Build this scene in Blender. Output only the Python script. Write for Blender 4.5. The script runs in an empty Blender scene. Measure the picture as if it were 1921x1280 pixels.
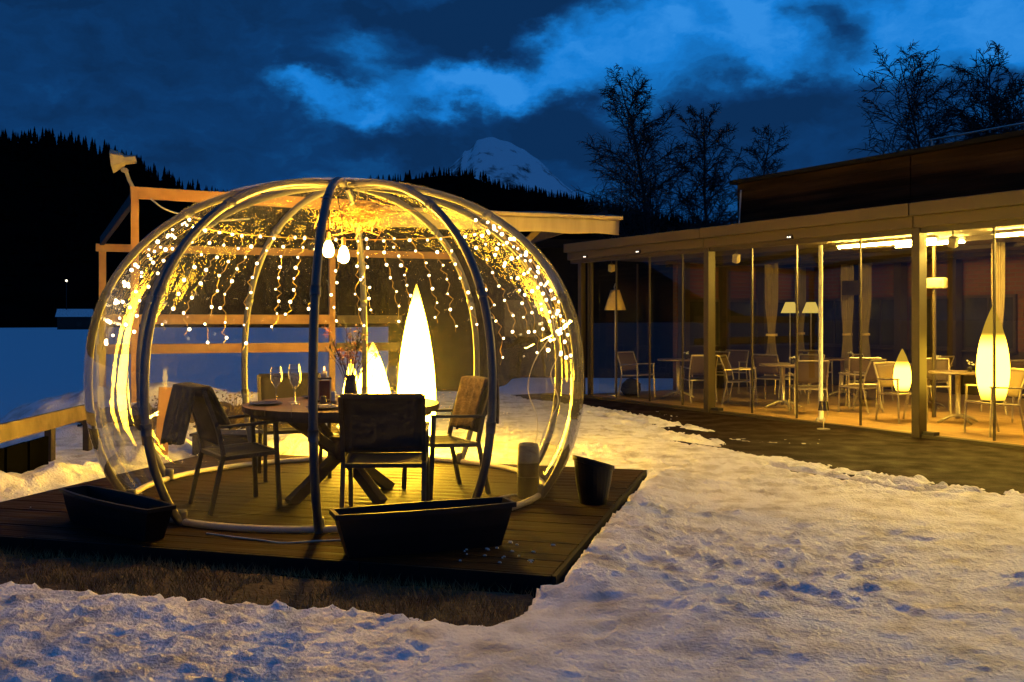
import bpy, math, random
import numpy as np
from mathutils import Matrix, Vector, Euler

random.seed(7)
R = math.radians
SC = bpy.context.scene
COL = SC.collection
PI = math.pi

# ------------------------------------------------------------------ camera
cam_d = bpy.data.cameras.new('camera')
cam = bpy.data.objects.new('camera', cam_d)
COL.objects.link(cam)
cam.location = (0, 0, 1.56)
cam.rotation_euler = (R(90), 0, 0)
cam_d.sensor_width = 36
cam_d.lens = 36 * 1800 / 1921
cam_d.shift_y = -40 / 1921
cam_d.clip_end = 20000
SC.camera = cam

# ------------------------------------------------------------------ sky (dusk, broken cloud)
world = bpy.data.worlds.new('World')
SC.world = world
world.use_nodes = True
wt = world.node_tree
wt.nodes.clear()


def wn(t, **kw):
    n = wt.nodes.new(t)
    for k, v in kw.items():
        setattr(n, k, v)
    return n


def wl(a, b):
    wt.links.new(a, b)


def wmath(op, a, b=None, c=None, clamp=False):
    n = wn('ShaderNodeMath', operation=op, use_clamp=clamp)
    for i, v in enumerate((a, b, c)):
        if v is None:
            continue
        if isinstance(v, (int, float)):
            n.inputs[i].default_value = v
        else:
            wl(v, n.inputs[i])
    return n.outputs[0]


w_out = wn('ShaderNodeOutputWorld')
w_bg = wn('ShaderNodeBackground')
w_bg.inputs['Strength'].default_value = 1.0
wl(w_bg.outputs[0], w_out.inputs[0])
w_tc = wn('ShaderNodeTexCoord')
# ragged edges: warp the direction with noise before anything reads it
w_n1 = wn('ShaderNodeTexNoise')
w_n1.inputs['Scale'].default_value = 9
w_n1.inputs['Detail'].default_value = 7
w_n1.inputs['Roughness'].default_value = .58
w_map0 = wn('ShaderNodeMapping')
w_map0.inputs['Scale'].default_value = (1, 1, 1.7)
wl(w_tc.outputs['Generated'], w_map0.inputs[0])
wl(w_map0.outputs[0], w_n1.inputs['Vector'])
w_sub = wn('ShaderNodeVectorMath', operation='SUBTRACT')
wl(w_n1.outputs['Color'], w_sub.inputs[0])
w_sub.inputs[1].default_value = (.5, .5, .5)
w_scl = wn('ShaderNodeVectorMath', operation='SCALE')
w_scl.inputs['Scale'].default_value = .13
wl(w_sub.outputs[0], w_scl.inputs[0])
w_add = wn('ShaderNodeVectorMath', operation='ADD')
wl(w_tc.outputs['Generated'], w_add.inputs[0])
wl(w_scl.outputs[0], w_add.inputs[1])
WARP = w_add.outputs[0]
# large cloud banks all over the sky
w_n2 = wn('ShaderNodeTexNoise')
w_n2.inputs['Scale'].default_value = 2.6
w_n2.inputs['Detail'].default_value = 8
w_n2.inputs['Roughness'].default_value = .55
w_map2 = wn('ShaderNodeMapping')
w_map2.inputs['Location'].default_value = (3.1, 1.7, .4)
w_map2.inputs['Scale'].default_value = (1, 1, 2.2)
wl(WARP, w_map2.inputs[0])
wl(w_map2.outputs[0], w_n2.inputs['Vector'])
w_n3 = wn('ShaderNodeTexNoise')
w_n3.inputs['Scale'].default_value = 11
w_n3.inputs['Detail'].default_value = 9
w_n3.inputs['Roughness'].default_value = .6
wl(w_map2.outputs[0], w_n3.inputs['Vector'])
acc = wmath('MULTIPLY_ADD', w_n2.outputs['Fac'], .75, -.05)
acc = wmath('MULTIPLY_ADD', w_n3.outputs['Fac'], .85, wmath('ADD', acc, -.425))


def blob(px, py, rx, rz, rot, amp):
    """soft opening (+) or bank (-) of cloud round one direction of the sky"""
    global acc
    d = Vector(((px - 960) / 1800, 1, (600 - py) / 1800)).normalized()
    m = wn('ShaderNodeMapping', vector_type='TEXTURE')
    m.inputs['Location'].default_value = d
    m.inputs['Rotation'].default_value = (0, R(rot), 0)
    m.inputs['Scale'].default_value = (rx / 1800, .6, rz / 1800)
    wl(WARP, m.inputs[0])
    g = wn('ShaderNodeTexGradient', gradient_type='SPHERICAL')
    wl(m.outputs[0], g.inputs[0])
    s = wn('ShaderNodeMapRange', interpolation_type='SMOOTHSTEP')
    wl(g.outputs['Fac'], s.inputs[0])
    acc = wmath('MULTIPLY_ADD', s.outputs[0], amp, acc)


blob(60, 200, 1000, 480, 0, -.24)       # even cloud over the forest
blob(560, 170, 110, 42, 28, .62)        # bright rags in the middle
blob(680, 205, 130, 48, 22, .62)
blob(690, 110, 95, 70, 50, .45)
blob(860, 165, 220, 70, -6, .92)
blob(1080, 120, 240, 80, -10, .42)
blob(1290, 90, 380, 130, 0, .40)        # clear blue at the top
blob(1420, 20, 260, 90, 0, .30)
blob(1760, 40, 560, 170, 8, .58)
blob(930, 35, 190, 90, 0, -.60)         # dark banks
blob(760, 20, 160, 60, 0, -.25)
blob(1545, 45, 110, 85, 10, -.80)
blob(1350, 45, 75, 50, 10, -.45)
blob(1050, 255, 190, 120, 10, -.55)
blob(800, 275, 210, 65, 0, -.30)
blob(1480, 205, 330, 95, -4, -.50)
blob(1550, 330, 760, 120, 0, -.30)
blob(1860, 150, 180, 50, 0, -.35)

w_ramp = wn('ShaderNodeValToRGB')
els = w_ramp.color_ramp.elements
els[0].position, els[0].color = 0.0, (.0035, .027, .095, 1)
els[1].position, els[1].color = 1.0, (.030, .260, .74, 1)
for p, c in ((.22, (.0040, .040, .145)), (.42, (.0050, .070, .235)), (.62, (.0065, .135, .44)), (.82, (.009, .205, .66))):
    e = els.new(p)
    e.color = c + (1,)
wl(acc, w_ramp.inputs[0])
wl(w_ramp.outputs[0], w_bg.inputs['Color'])

# ------------------------------------------------------------------ last daylight, sun below the hills: a very weak broad cool sun
sun_d = bpy.data.lights.new('sun', 'SUN')
sun_d.energy = .05
sun_d.angle = R(60)
sun_d.color = (.45, .62, 1)
sun = bpy.data.objects.new('sun', sun_d)
COL.objects.link(sun)
sun.rotation_euler = (R(35), 0, R(20))

SC.view_settings.view_transform = 'Standard'
SC.view_settings.look = 'None'
SC.view_settings.gamma = 1
SC.view_settings.exposure = 0
SC.view_settings.use_curve_mapping = False
SC.render.engine = 'CYCLES'
cy = SC.cycles
cy.max_bounces = 8
cy.diffuse_bounces = 3
cy.glossy_bounces = 4
cy.transmission_bounces = 6
cy.transparent_max_bounces = 24
cy.sample_clamp_indirect = 4
cy.sample_clamp_direct = 0
cy.caustics_reflective = False
cy.caustics_refractive = False
cy.use_denoising = True


# ================================================================== helpers
def tag(o, label=None, cat=None, group=None, kind=None):
    if label:
        o['label'] = label
    if cat:
        o['category'] = cat
    if group:
        o['group'] = group
    if kind:
        o['kind'] = kind
    return o


def empty(name, loc=(0, 0, 0), rz=0, label=None, cat=None, group=None):
    o = bpy.data.objects.new(name, None)
    COL.objects.link(o)
    o.location = loc
    o.rotation_euler = (0, 0, rz)
    o.empty_display_size = .1
    return tag(o, label, cat, group)


def rotz(a):
    return Matrix.Rotation(a, 3, 'Z')


class MB:
    def __init__(s):
        s.v = []
        s.f = []

    def add(s, vs, fs):
        n = len(s.v)
        s.v.extend([tuple(p) for p in vs])
        s.f.extend([tuple(i + n for i in f) for f in fs])
        return s

    def box(s, c, d, rot=None, taper=1.0):
        x, y, z = d[0] / 2, d[1] / 2, d[2] / 2
        vs = []
        for dz in (-1, 1):
            k = taper if dz > 0 else 1
            for dx, dy in ((-1, -1), (1, -1), (1, 1), (-1, 1)):
                p = Vector((dx * x * k, dy * y * k, dz * z))
                if rot is not None:
                    p = rot @ p
                vs.append((p.x + c[0], p.y + c[1], p.z + c[2]))
        return s.add(vs, [(3, 2, 1, 0), (4, 5, 6, 7), (0, 1, 5, 4), (1, 2, 6, 5), (2, 3, 7, 6), (3, 0, 4, 7)])

    def bar(s, a, b, w, h, up=(0, 0, 1)):
        """rectangular bar from a to b; w across, h along up"""
        a, b = Vector(a), Vector(b)
        d = (b - a).normalized()
        u = Vector(up)
        side = d.cross(u)
        if side.length < 1e-4:
            side = d.cross(Vector((0, 1, 0)))
        side.normalize()
        u = side.cross(d).normalized()
        vs = []
        for p in (a, b):
            for sx, sy in ((-1, -1), (1, -1), (1, 1), (-1, 1)):
                vs.append(p + side * (sx * w / 2) + u * (sy * h / 2))
        return s.add(vs, [(3, 2, 1, 0), (4, 5, 6, 7), (0, 1, 5, 4), (1, 2, 6, 5), (2, 3, 7, 6), (3, 0, 4, 7)])

    def tube(s, pts, r, n=8, cap=True, closed=False):
        pts = [Vector(p) for p in pts]
        m = len(pts)
        rr = r if isinstance(r, (list, tuple)) else [r] * m
        ref = None
        vs, fs = [], []
        for i, p in enumerate(pts):
            if closed:
                d = pts[(i + 1) % m] - pts[i - 1]
            else:
                d = pts[min(i + 1, m - 1)] - pts[max(i - 1, 0)]
            d.normalize()
            if ref is None:
                ref = Vector((0, 0, 1)) if abs(d.z) < .9 else Vector((1, 0, 0))
            a = d.cross(ref)
            if a.length < 1e-5:
                a = d.orthogonal()
            a.normalize()
            b = d.cross(a).normalized()
            ref = a.cross(d)
            for k in range(n):
                t = 2 * PI * k / n
                vs.append(p + a * (math.cos(t) * rr[i]) + b * (math.sin(t) * rr[i]))
        for i in range(m if closed else m - 1):
            j = (i + 1) % m
            for k in range(n):
                l = (k + 1) % n
                fs.append((i * n + k, i * n + l, j * n + l, j * n + k))
        if cap and not closed:
            fs.append(tuple(range(n)))
            fs.append(tuple(reversed(range((m - 1) * n, m * n))))
        return s.add(vs, fs)

    def lathe(s, prof, n=24, c=(0, 0, 0), rot=None):
        vs, fs = [], []
        for r, z in prof:
            for k in range(n):
                t = 2 * PI * k / n
                p = Vector((r * math.cos(t), r * math.sin(t), z))
                if rot is not None:
                    p = rot @ p
                vs.append((p.x + c[0], p.y + c[1], p.z + c[2]))
        for i in range(len(prof) - 1):
            for k in range(n):
                l = (k + 1) % n
                fs.append((i * n + k, i * n + l, (i + 1) * n + l, (i + 1) * n + k))
        if prof[0][0] > 1e-5:
            fs.append(tuple(reversed(range(n))))
        if prof[-1][0] > 1e-5:
            m = (len(prof) - 1) * n
            fs.append(tuple(range(m, m + n)))
        return s.add(vs, fs)

    def grid(s, P):
        """P: (m, n, 3) array of points"""
        m, n = P.shape[:2]
        vs = P.reshape(-1, 3).tolist()
        fs = [(i * n + j, i * n + j + 1, (i + 1) * n + j + 1, (i + 1) * n + j) for i in range(m - 1) for j in range(n - 1)]
        return s.add(vs, fs)

    def mesh(s, name, mat, smooth=False):
        me = bpy.data.meshes.new(name)
        me.from_pydata(s.v, [], s.f)
        me.materials.append(mat)
        if smooth:
            me.polygons.foreach_set('use_smooth', [True] * len(me.polygons))
        me.update()
        return me

    def build(s, name, mat, parent=None, smooth=False, loc=None, rz=0, bevel=0, solid=0):
        o = bpy.data.objects.new(name, s.mesh(name, mat, smooth))
        COL.objects.link(o)
        if parent:
            o.parent = parent
        if loc:
            o.location = loc
        if rz:
            o.rotation_euler = (0, 0, rz)
        if solid:
            md = o.modifiers.new('solid', 'SOLIDIFY')
            md.thickness = solid
            md.offset = 0
        if bevel:
            md = o.modifiers.new('bevel', 'BEVEL')
            md.width = bevel
            md.segments = 2
            md.limit_method = 'ANGLE'
        return o


def copy_tree(o, parent=None):
    c = o.copy()
    COL.objects.link(c)
    c.parent = parent
    for ch in o.children:
        copy_tree(ch, c)
    return c


def place(mesh, name, parent=None, loc=(0, 0, 0), rot=(0, 0, 0), scale=None):
    o = bpy.data.objects.new(name, mesh)
    COL.objects.link(o)
    if parent:
        o.parent = parent
    o.location = loc
    o.rotation_euler = rot
    if scale:
        o.scale = scale
    return o


# ---------------------------------------------------------------- value noise
_rng = np.random.default_rng(11)
_TAB = _rng.random((256, 256))


def vnoise(x, y, f, seed=0):
    x = np.asarray(x) * f + seed * 17.31
    y = np.asarray(y) * f + seed * 9.77
    xi, yi = np.floor(x).astype(int), np.floor(y).astype(int)
    fx, fy = x - xi, y - yi
    fx = fx * fx * (3 - 2 * fx)
    fy = fy * fy * (3 - 2 * fy)
    a = _TAB[xi & 255, yi & 255]
    b = _TAB[(xi + 1) & 255, yi & 255]
    c = _TAB[xi & 255, (yi + 1) & 255]
    d = _TAB[(xi + 1) & 255, (yi + 1) & 255]
    return (a * (1 - fx) + b * fx) * (1 - fy) + (c * (1 - fx) + d * fx) * fy - .5


def fbm(x, y, f, o=4, seed=0, g=.5):
    r, a = 0, 1
    for i in range(o):
        r = r + a * vnoise(x, y, f * 2.03 ** i, seed + i * 3)
        a *= g
    return r


def sstep(a, b, x):
    t = np.clip((np.asarray(x) - a) / (b - a), 0, 1)
    return t * t * (3 - 2 * t)


# ---------------------------------------------------------------- materials
def newmat(name):
    m = bpy.data.materials.new(name)
    m.use_nodes = True
    nt = m.node_tree
    return m, nt, nt.nodes['Principled BSDF'], nt.nodes['Material Output']


def mat(name, c1, c2=None, rough=.6, metal=0, scale=8, detail=5, bump=0, bscale=None, stretch=None, rough2=None, spec=.5, coat=0, contrast=(.35, .65)):
    m, nt, b, out = newmat(name)
    b.inputs['Roughness'].default_value = rough
    b.inputs['Metallic'].default_value = metal
    b.inputs['Specular IOR Level'].default_value = spec
    if coat:
        b.inputs['Coat Weight'].default_value = coat
    if c2 is None:
        c2 = tuple(v * .75 for v in c1)
    tc = nt.nodes.new('ShaderNodeTexCoord')
    mp = nt.nodes.new('ShaderNodeMapping')
    if stretch:
        mp.inputs['Scale'].default_value = stretch
    nt.links.new(tc.outputs['Object'], mp.inputs[0])
    nz = nt.nodes.new('ShaderNodeTexNoise')
    nz.inputs['Scale'].default_value = scale
    nz.inputs['Detail'].default_value = detail
    nt.links.new(mp.outputs[0], nz.inputs['Vector'])
    rp = nt.nodes.new('ShaderNodeValToRGB')
    rp.color_ramp.elements[0].position, rp.color_ramp.elements[0].color = contrast[0], c2 + (1,)
    rp.color_ramp.elements[1].position, rp.color_ramp.elements[1].color = contrast[1], c1 + (1,)
    nt.links.new(nz.outputs['Fac'], rp.inputs[0])
    nt.links.new(rp.outputs[0], b.inputs['Base Color'])
    if rough2 is not None:
        mr = nt.nodes.new('ShaderNodeMapRange')
        mr.inputs['From Min'].default_value, mr.inputs['From Max'].default_value = .35, .65
        mr.inputs['To Min'].default_value, mr.inputs['To Max'].default_value = rough, rough2
        nt.links.new(nz.outputs['Fac'], mr.inputs[0])
        nt.links.new(mr.outputs[0], b.inputs['Roughness'])
    if bump:
        n2 = nt.nodes.new('ShaderNodeTexNoise')
        n2.inputs['Scale'].default_value = bscale or scale * 3
        n2.inputs['Detail'].default_value = 6
        nt.links.new(mp.outputs[0], n2.inputs['Vector'])
        bp = nt.nodes.new('ShaderNodeBump')
        bp.inputs['Strength'].default_value = bump
        bp.inputs['Distance'].default_value = .02
        nt.links.new(n2.outputs['Fac'], bp.inputs['Height'])
        nt.links.new(bp.outputs[0], b.inputs['Normal'])
    return m


def emit(name, col, strength, grad=None, both=True):
    """lamp material; grad=(z_bulb, falloff, floor): brighter round the bulb inside the shade (object space)"""
    m, nt, b, out = newmat(name)
    nt.nodes.remove(b)
    e = nt.nodes.new('ShaderNodeEmission')
    e.inputs['Color'].default_value = col + (1,)
    e.inputs['Strength'].default_value = strength
    nt.links.new(e.outputs[0], out.inputs[0])
    if grad:
        tc = nt.nodes.new('ShaderNodeTexCoord')
        sx = nt.nodes.new('ShaderNodeSeparateXYZ')
        nt.links.new(tc.outputs['Object'], sx.inputs[0])
        a = nt.nodes.new('ShaderNodeMath')
        a.operation = 'SUBTRACT'
        nt.links.new(sx.outputs['Z'], a.inputs[0])
        a.inputs[1].default_value = grad[0]
        ab = nt.nodes.new('ShaderNodeMath')
        ab.operation = 'ABSOLUTE'
        nt.links.new(a.outputs[0], ab.inputs[0])
        mr = nt.nodes.new('ShaderNodeMapRange')
        mr.interpolation_type = 'SMOOTHSTEP'
        mr.inputs['From Min'].default_value = grad[1] * .45
        mr.inputs['From Max'].default_value = grad[1]
        mr.inputs['To Min'].default_value = strength
        mr.inputs['To Max'].default_value = grad[2]
        nt.links.new(ab.outputs[0], mr.inputs[0])
        nt.links.new(mr.outputs[0], e.inputs['Strength'])
    return m


def thin_glass(name, base=.04, edge=.9, rough=.0, tint=(.96, .97, .96), haze=0.0, haze_scale=30, bump=0, bscale=4, haze_col=(.9, .88, .82), power=4.5, bstretch=None, slack=False):
    """one thin clear sheet: see-through, mirror-like at grazing angles, a little light-scattering haze"""
    m, nt, b, out = newmat(name)
    nt.nodes.remove(b)
    tr = nt.nodes.new('ShaderNodeBsdfTransparent')
    tr.inputs[0].default_value = tint + (1,)
    gl = nt.nodes.new('ShaderNodeBsdfGlossy')
    gl.inputs['Roughness'].default_value = rough
    lw = nt.nodes.new('ShaderNodeLayerWeight')
    lw.inputs['Blend'].default_value = .5
    pw = nt.nodes.new('ShaderNodeMath')
    pw.operation = 'POWER'
    nt.links.new(lw.outputs['Facing'], pw.inputs[0])
    pw.inputs[1].default_value = power
    ma = nt.nodes.new('ShaderNodeMath')
    ma.operation = 'MULTIPLY_ADD'
    nt.links.new(pw.outputs[0], ma.inputs[0])
    ma.inputs[1].default_value = edge
    ma.inputs[2].default_value = base
    mx = nt.nodes.new('ShaderNodeMixShader')
    nt.links.new(ma.outputs[0], mx.inputs[0])
    nt.links.new(tr.outputs[0], mx.inputs[1])
    nt.links.new(gl.outputs[0], mx.inputs[2])
    tc = nt.nodes.new('ShaderNodeTexCoord')
    if bump:
        nz = nt.nodes.new('ShaderNodeTexNoise')
        nz.inputs['Scale'].default_value = bscale
        nz.inputs['Detail'].default_value = 4
        mp = nt.nodes.new('ShaderNodeMapping')
        if bstretch:
            mp.inputs['Scale'].default_value = bstretch
        nt.links.new(tc.outputs['Object'], mp.inputs[0])
        nt.links.new(mp.outputs[0], nz.inputs['Vector'])
        bp = nt.nodes.new('ShaderNodeBump')
        bp.inputs['Strength'].default_value = bump
        bp.inputs['Distance'].default_value = .05
        nt.links.new(nz.outputs['Fac'], bp.inputs['Height'])
        nt.links.new(bp.outputs[0], gl.inputs['Normal'])
        if slack:       # loose and creased towards the crown; reflection also cut there against lamp glare
            sz = nt.nodes.new('ShaderNodeSeparateXYZ')
            nt.links.new(tc.outputs['Object'], sz.inputs[0])
            r0 = nt.nodes.new('ShaderNodeMapRange')
            r0.interpolation_type = 'SMOOTHSTEP'
            r0.inputs['From Min'].default_value, r0.inputs['From Max'].default_value = 1.25, 1.95
            r0.inputs['To Min'].default_value, r0.inputs['To Max'].default_value = edge, edge * .07
            nt.links.new(sz.outputs['Z'], r0.inputs[0])
            nt.links.new(r0.outputs[0], ma.inputs[1])
            for to0, to1, sock in ((rough, .05, gl.inputs['Roughness']), (bump, 1.0, bp.inputs['Strength'])):
                r1 = nt.nodes.new('ShaderNodeMapRange')
                r1.interpolation_type = 'SMOOTHSTEP'
                r1.inputs['From Min'].default_value, r1.inputs['From Max'].default_value = 1.35, 2.05
                r1.inputs['To Min'].default_value, r1.inputs['To Max'].default_value = to0, to1
                nt.links.new(sz.outputs['Z'], r1.inputs[0])
                nt.links.new(r1.outputs[0], sock)
    last = mx
    if haze:
        tl = nt.nodes.new('ShaderNodeBsdfTranslucent')
        tl.inputs[0].default_value = haze_col + (1,)
        df = nt.nodes.new('ShaderNodeBsdfDiffuse')
        df.inputs[0].default_value = haze_col + (1,)
        hm = nt.nodes.new('ShaderNodeMixShader')
        hm.inputs[0].default_value = .45
        nt.links.new(tl.outputs[0], hm.inputs[1])
        nt.links.new(df.outputs[0], hm.inputs[2])
        nz = nt.nodes.new('ShaderNodeTexNoise')
        nz.inputs['Scale'].default_value = haze_scale
        nz.inputs['Detail'].default_value = 5
        nz.inputs['Roughness'].default_value = .7
        nt.links.new(tc.outputs['Object'], nz.inputs['Vector'])
        mr = nt.nodes.new('ShaderNodeMapRange')
        mr.inputs['From Min'].default_value, mr.inputs['From Max'].default_value = .42, .75
        mr.inputs['To Min'].default_value, mr.inputs['To Max'].default_value = haze * .2, haze * 3.2
        nt.links.new(nz.outputs['Fac'], mr.inputs[0])
        # the film is thicker to look through at grazing angles
        g2 = nt.nodes.new('ShaderNodeMath')
        g2.operation = 'MULTIPLY_ADD'
        nt.links.new(lw.outputs['Facing'], g2.inputs[0])
        g2.inputs[1].default_value = 1.8
        g2.inputs[2].default_value = .5
        g3 = nt.nodes.new('ShaderNodeMath')
        g3.operation = 'MULTIPLY'
        g3.use_clamp = True
        nt.links.new(mr.outputs[0], g3.inputs[0])
        nt.links.new(g2.outputs[0], g3.inputs[1])
        m2 = nt.nodes.new('ShaderNodeMixShader')
        nt.links.new(g3.outputs[0], m2.inputs[0])
        nt.links.new(mx.outputs[0], m2.inputs[1])
        nt.links.new(hm.outputs[0], m2.inputs[2])
        last = m2
    nt.links.new(last.outputs[0], out.inputs[0])
    return m


WARM = (1.0, .56, .03)
M = {}
M['snow'] = mat('snow', (.86, .86, .87), (.47, .44, .40), rough=.5, scale=4.5, detail=10, bump=.8, bscale=45, contrast=(.30, .56), spec=.4)
M['soil'] = mat('soil', (.085, .055, .026), (.028, .019, .010), rough=.9, scale=6, bump=.8, bscale=30)
M['grass'] = mat('grass', (.27, .19, .065), (.17, .10, .04), rough=.8, scale=4)
M['paving'] = mat('paving', (.026, .014, .0055), (.011, .006, .0024), spec=.08, rough=.85, rough2=.6, scale=3, bump=.5, bscale=60, detail=8)
M['deck'] = mat('deck', (.025, .0105, .0032), (.008, .0034, .0011), spec=.10, rough=.5, rough2=.85, scale=3, stretch=(.5, 7, 7), bump=.35, bscale=8)
M['deck_side'] = mat('deck_side', (.010, .009, .008), (.005, .005, .005), rough=.8, spec=.2, scale=5)
M['timber'] = mat('timber', (.62, .34, .11), (.46, .23, .07), rough=.6, scale=3, stretch=(1, 1, 1), bump=.2, bscale=20)
M['timber_grey'] = mat('timber_grey', (.14, .10, .055), (.08, .056, .03), rough=.75, scale=6, bump=.3)
M['dark_timber'] = mat('dark_timber', (.035, .024, .016), (.014, .010, .007), rough=.7, scale=2, stretch=(.5, 5, 5), bump=.3)
M['rib'] = mat('rib', (.085, .088, .10), (.065, .068, .078), rough=.42, scale=5)
M['pipe'] = mat('pipe', (.62, .58, .50), (.5, .46, .4), rough=.45, scale=6)
M['film'] = thin_glass('film', base=.006, edge=.85, rough=.025, tint=(.96, .955, .935), haze=.019, haze_scale=34, bump=.03, bscale=5.5, power=2.4, bstretch=(1, 1, .55), slack=True)
M['glass'] = thin_glass('glass', base=.06, edge=.9, rough=.0, tint=(.93, .95, .93))
M['wineglass'] = thin_glass('wineglass', base=.16, edge=.9, rough=.03, tint=(.97, .97, .96), power=1.6)
M['frame_dark'] = mat('frame_dark', (.014, .014, .015), (.010, .010, .011), rough=.5, scale=12)
M['sling'] = mat('sling', (.026, .024, .020), (.017, .016, .013), rough=.8, scale=60, bump=.06, bscale=150)
M['table_wood'] = mat('table_wood', (.085, .042, .017), (.045, .022, .009), rough=.42, scale=3, stretch=(1, 6, 1), bump=.15)
M['table_leg'] = mat('table_leg', (.07, .038, .018), (.035, .019, .010), rough=.6, scale=5)
M['blanket'] = mat('blanket', (.026, .029, .024), (.016, .018, .015), rough=.95, scale=16, bump=.5, bscale=180)
M['fur'] = mat('fur', (.16, .11, .06), (.06, .042, .024), rough=.95, scale=20, bump=.9, bscale=90)
M['black_plastic'] = mat('black_plastic', (.008, .008, .009), (.005, .005, .006), rough=.42, scale=6, spec=.22)
M['grey_plastic'] = mat('grey_plastic', (.026, .023, .018), (.020, .018, .014), rough=.5, scale=9, spec=.3)
M['cable'] = mat('cable', (.6, .58, .52), rough=.5)
M['gold_wire'] = mat('gold_wire', (.55, .38, .14), (.38, .25, .08), rough=.4, metal=.5)
M['tinsel'] = mat('tinsel', (.62, .36, .10), (.42, .21, .05), rough=.45, metal=.3, scale=30)
M['plate'] = mat('plate', (.03, .028, .027), rough=.25)
M['napkin'] = mat('napkin', (.62, .60, .56), rough=.85)
M['steel'] = mat('steel', (.62, .60, .56), (.52, .50, .47), rough=.30, metal=.9, scale=20)
M['alu'] = mat('alu', (.42, .37, .27), (.34, .30, .22), rough=.34, metal=.65, scale=20)
M['red_lantern'] = mat('red_lantern', (.22, .03, .018), rough=.4)
M['vase'] = mat('vase', (.045, .035, .028), rough=.25)
M['dry_stem'] = mat('dry_stem', (.10, .065, .030), rough=.85)
M['dry_flower'] = mat('dry_flower', (.45, .14, .04), (.32, .08, .03), rough=.9, scale=40)
M['berry'] = mat('berry', (.60, .42, .26), (.45, .26, .14), rough=.6, scale=30)
M['dark_leaf'] = mat('dark_leaf', (.025, .030, .018), rough=.7)
M['white_cloth'] = mat('white_cloth', (.55, .46, .30), (.46, .38, .25), rough=.9, scale=6, bump=.3, bscale=9)
M['awning'] = mat('awning', (.48, .40, .26), (.40, .33, .21), rough=.85, scale=2.5, stretch=(3, 3, .5), bump=.4, bscale=4)
M['awning_top'] = mat('awning_top', (.20, .20, .21), rough=.8)
M['fascia'] = mat('fascia', (.075, .055, .020), (.060, .045, .016), rough=.45, scale=2, stretch=(.3, 1, 3))
M['post'] = mat('post', (.050, .037, .016), (.038, .028, .013), rough=.45, scale=4)
M['mullion'] = mat('mullion', (.035, .026, .018), rough=.4)
M['cladding'] = mat('cladding', (.032, .018, .009), (.007, .004, .002), rough=.9, scale=1.6, stretch=(.35, 6, 6), bump=.3, spec=.1)
M['roof'] = mat('roof', (.010, .010, .011), rough=.95, spec=.1)
M['floor_in'] = mat('floor_in', (.44, .28, .12), (.30, .19, .08), rough=.38, scale=2.5, stretch=(1, 3, 1), bump=.1)
M['ceiling'] = mat('ceiling', (.08, .058, .030), (.055, .040, .022), rough=.8, scale=1.5, stretch=(.4, 4, 1))
M['inner_wall'] = mat('inner_wall', (.030, .020, .012), (.020, .013, .008), rough=.8, scale=2)
M['sling_brown'] = mat('sling_brown', (.075, .048, .023), (.055, .035, .017), rough=.75, scale=90, bump=.3, bscale=160)
M['tabletop'] = mat('tabletop', (.20, .15, .10), (.15, .11, .07), rough=.35, scale=12)
M['curtain'] = mat('curtain', (.26, .21, .135), (.20, .16, .10), rough=.9, scale=3)
M['shade_tan'] = mat('shade_tan', (.58, .44, .24), (.52, .39, .20), rough=.8, scale=20)
M['horn'] = mat('horn', (.42, .36, .25), (.34, .29, .20), rough=.55, scale=8)
M['bark'] = mat('bark', (.055, .050, .047), (.022, .020, .019), rough=.9, scale=14, bump=.5)
M['twig'] = mat('twig', (.030, .024, .020), rough=.9)
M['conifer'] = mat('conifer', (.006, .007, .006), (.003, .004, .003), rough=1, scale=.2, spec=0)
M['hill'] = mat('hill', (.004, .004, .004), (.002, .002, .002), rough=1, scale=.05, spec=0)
M['rock'] = mat('rock', (.10, .075, .05), (.045, .035, .026), rough=.9, scale=6, bump=.8, bscale=14)
M['paper'] = mat('paper', (.74, .74, .66), rough=.8)
M['cushion'] = mat('cushion', (.10, .10, .12), rough=.9)

# brick for the far wall of the dining room
m, nt, b, out = newmat('brick')
tc = nt.nodes.new('ShaderNodeTexCoord')
bt = nt.nodes.new('ShaderNodeTexBrick')
mpb = nt.nodes.new('ShaderNodeMapping')
mpb.inputs['Rotation'].default_value = (R(90), 0, 0)
nt.links.new(tc.outputs['Object'], mpb.inputs[0])
nt.links.new(mpb.outputs[0], bt.inputs['Vector'])
bt.inputs['Scale'].default_value = 1
bt.inputs['Brick Width'].default_value = .25
bt.inputs['Row Height'].default_value = .085
bt.inputs['Mortar Size'].default_value = .012
bt.inputs['Color1'].default_value = (.085, .030, .021, 1)
bt.inputs['Color2'].default_value = (.10, .036, .025, 1)
bt.inputs['Mortar'].default_value = (.075, .05, .036, 1)
nt.links.new(bt.outputs['Color'], b.inputs['Base Color'])
b.inputs['Roughness'].default_value = .85
bp = nt.nodes.new('ShaderNodeBump')
bp.inputs['Strength'].default_value = .6
bp.inputs['Distance'].default_value = .02
bp.invert = True
nt.links.new(bt.outputs['Fac'], bp.inputs['Height'])
nt.links.new(bp.outputs[0], b.inputs['Normal'])
M['brick'] = m

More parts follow.
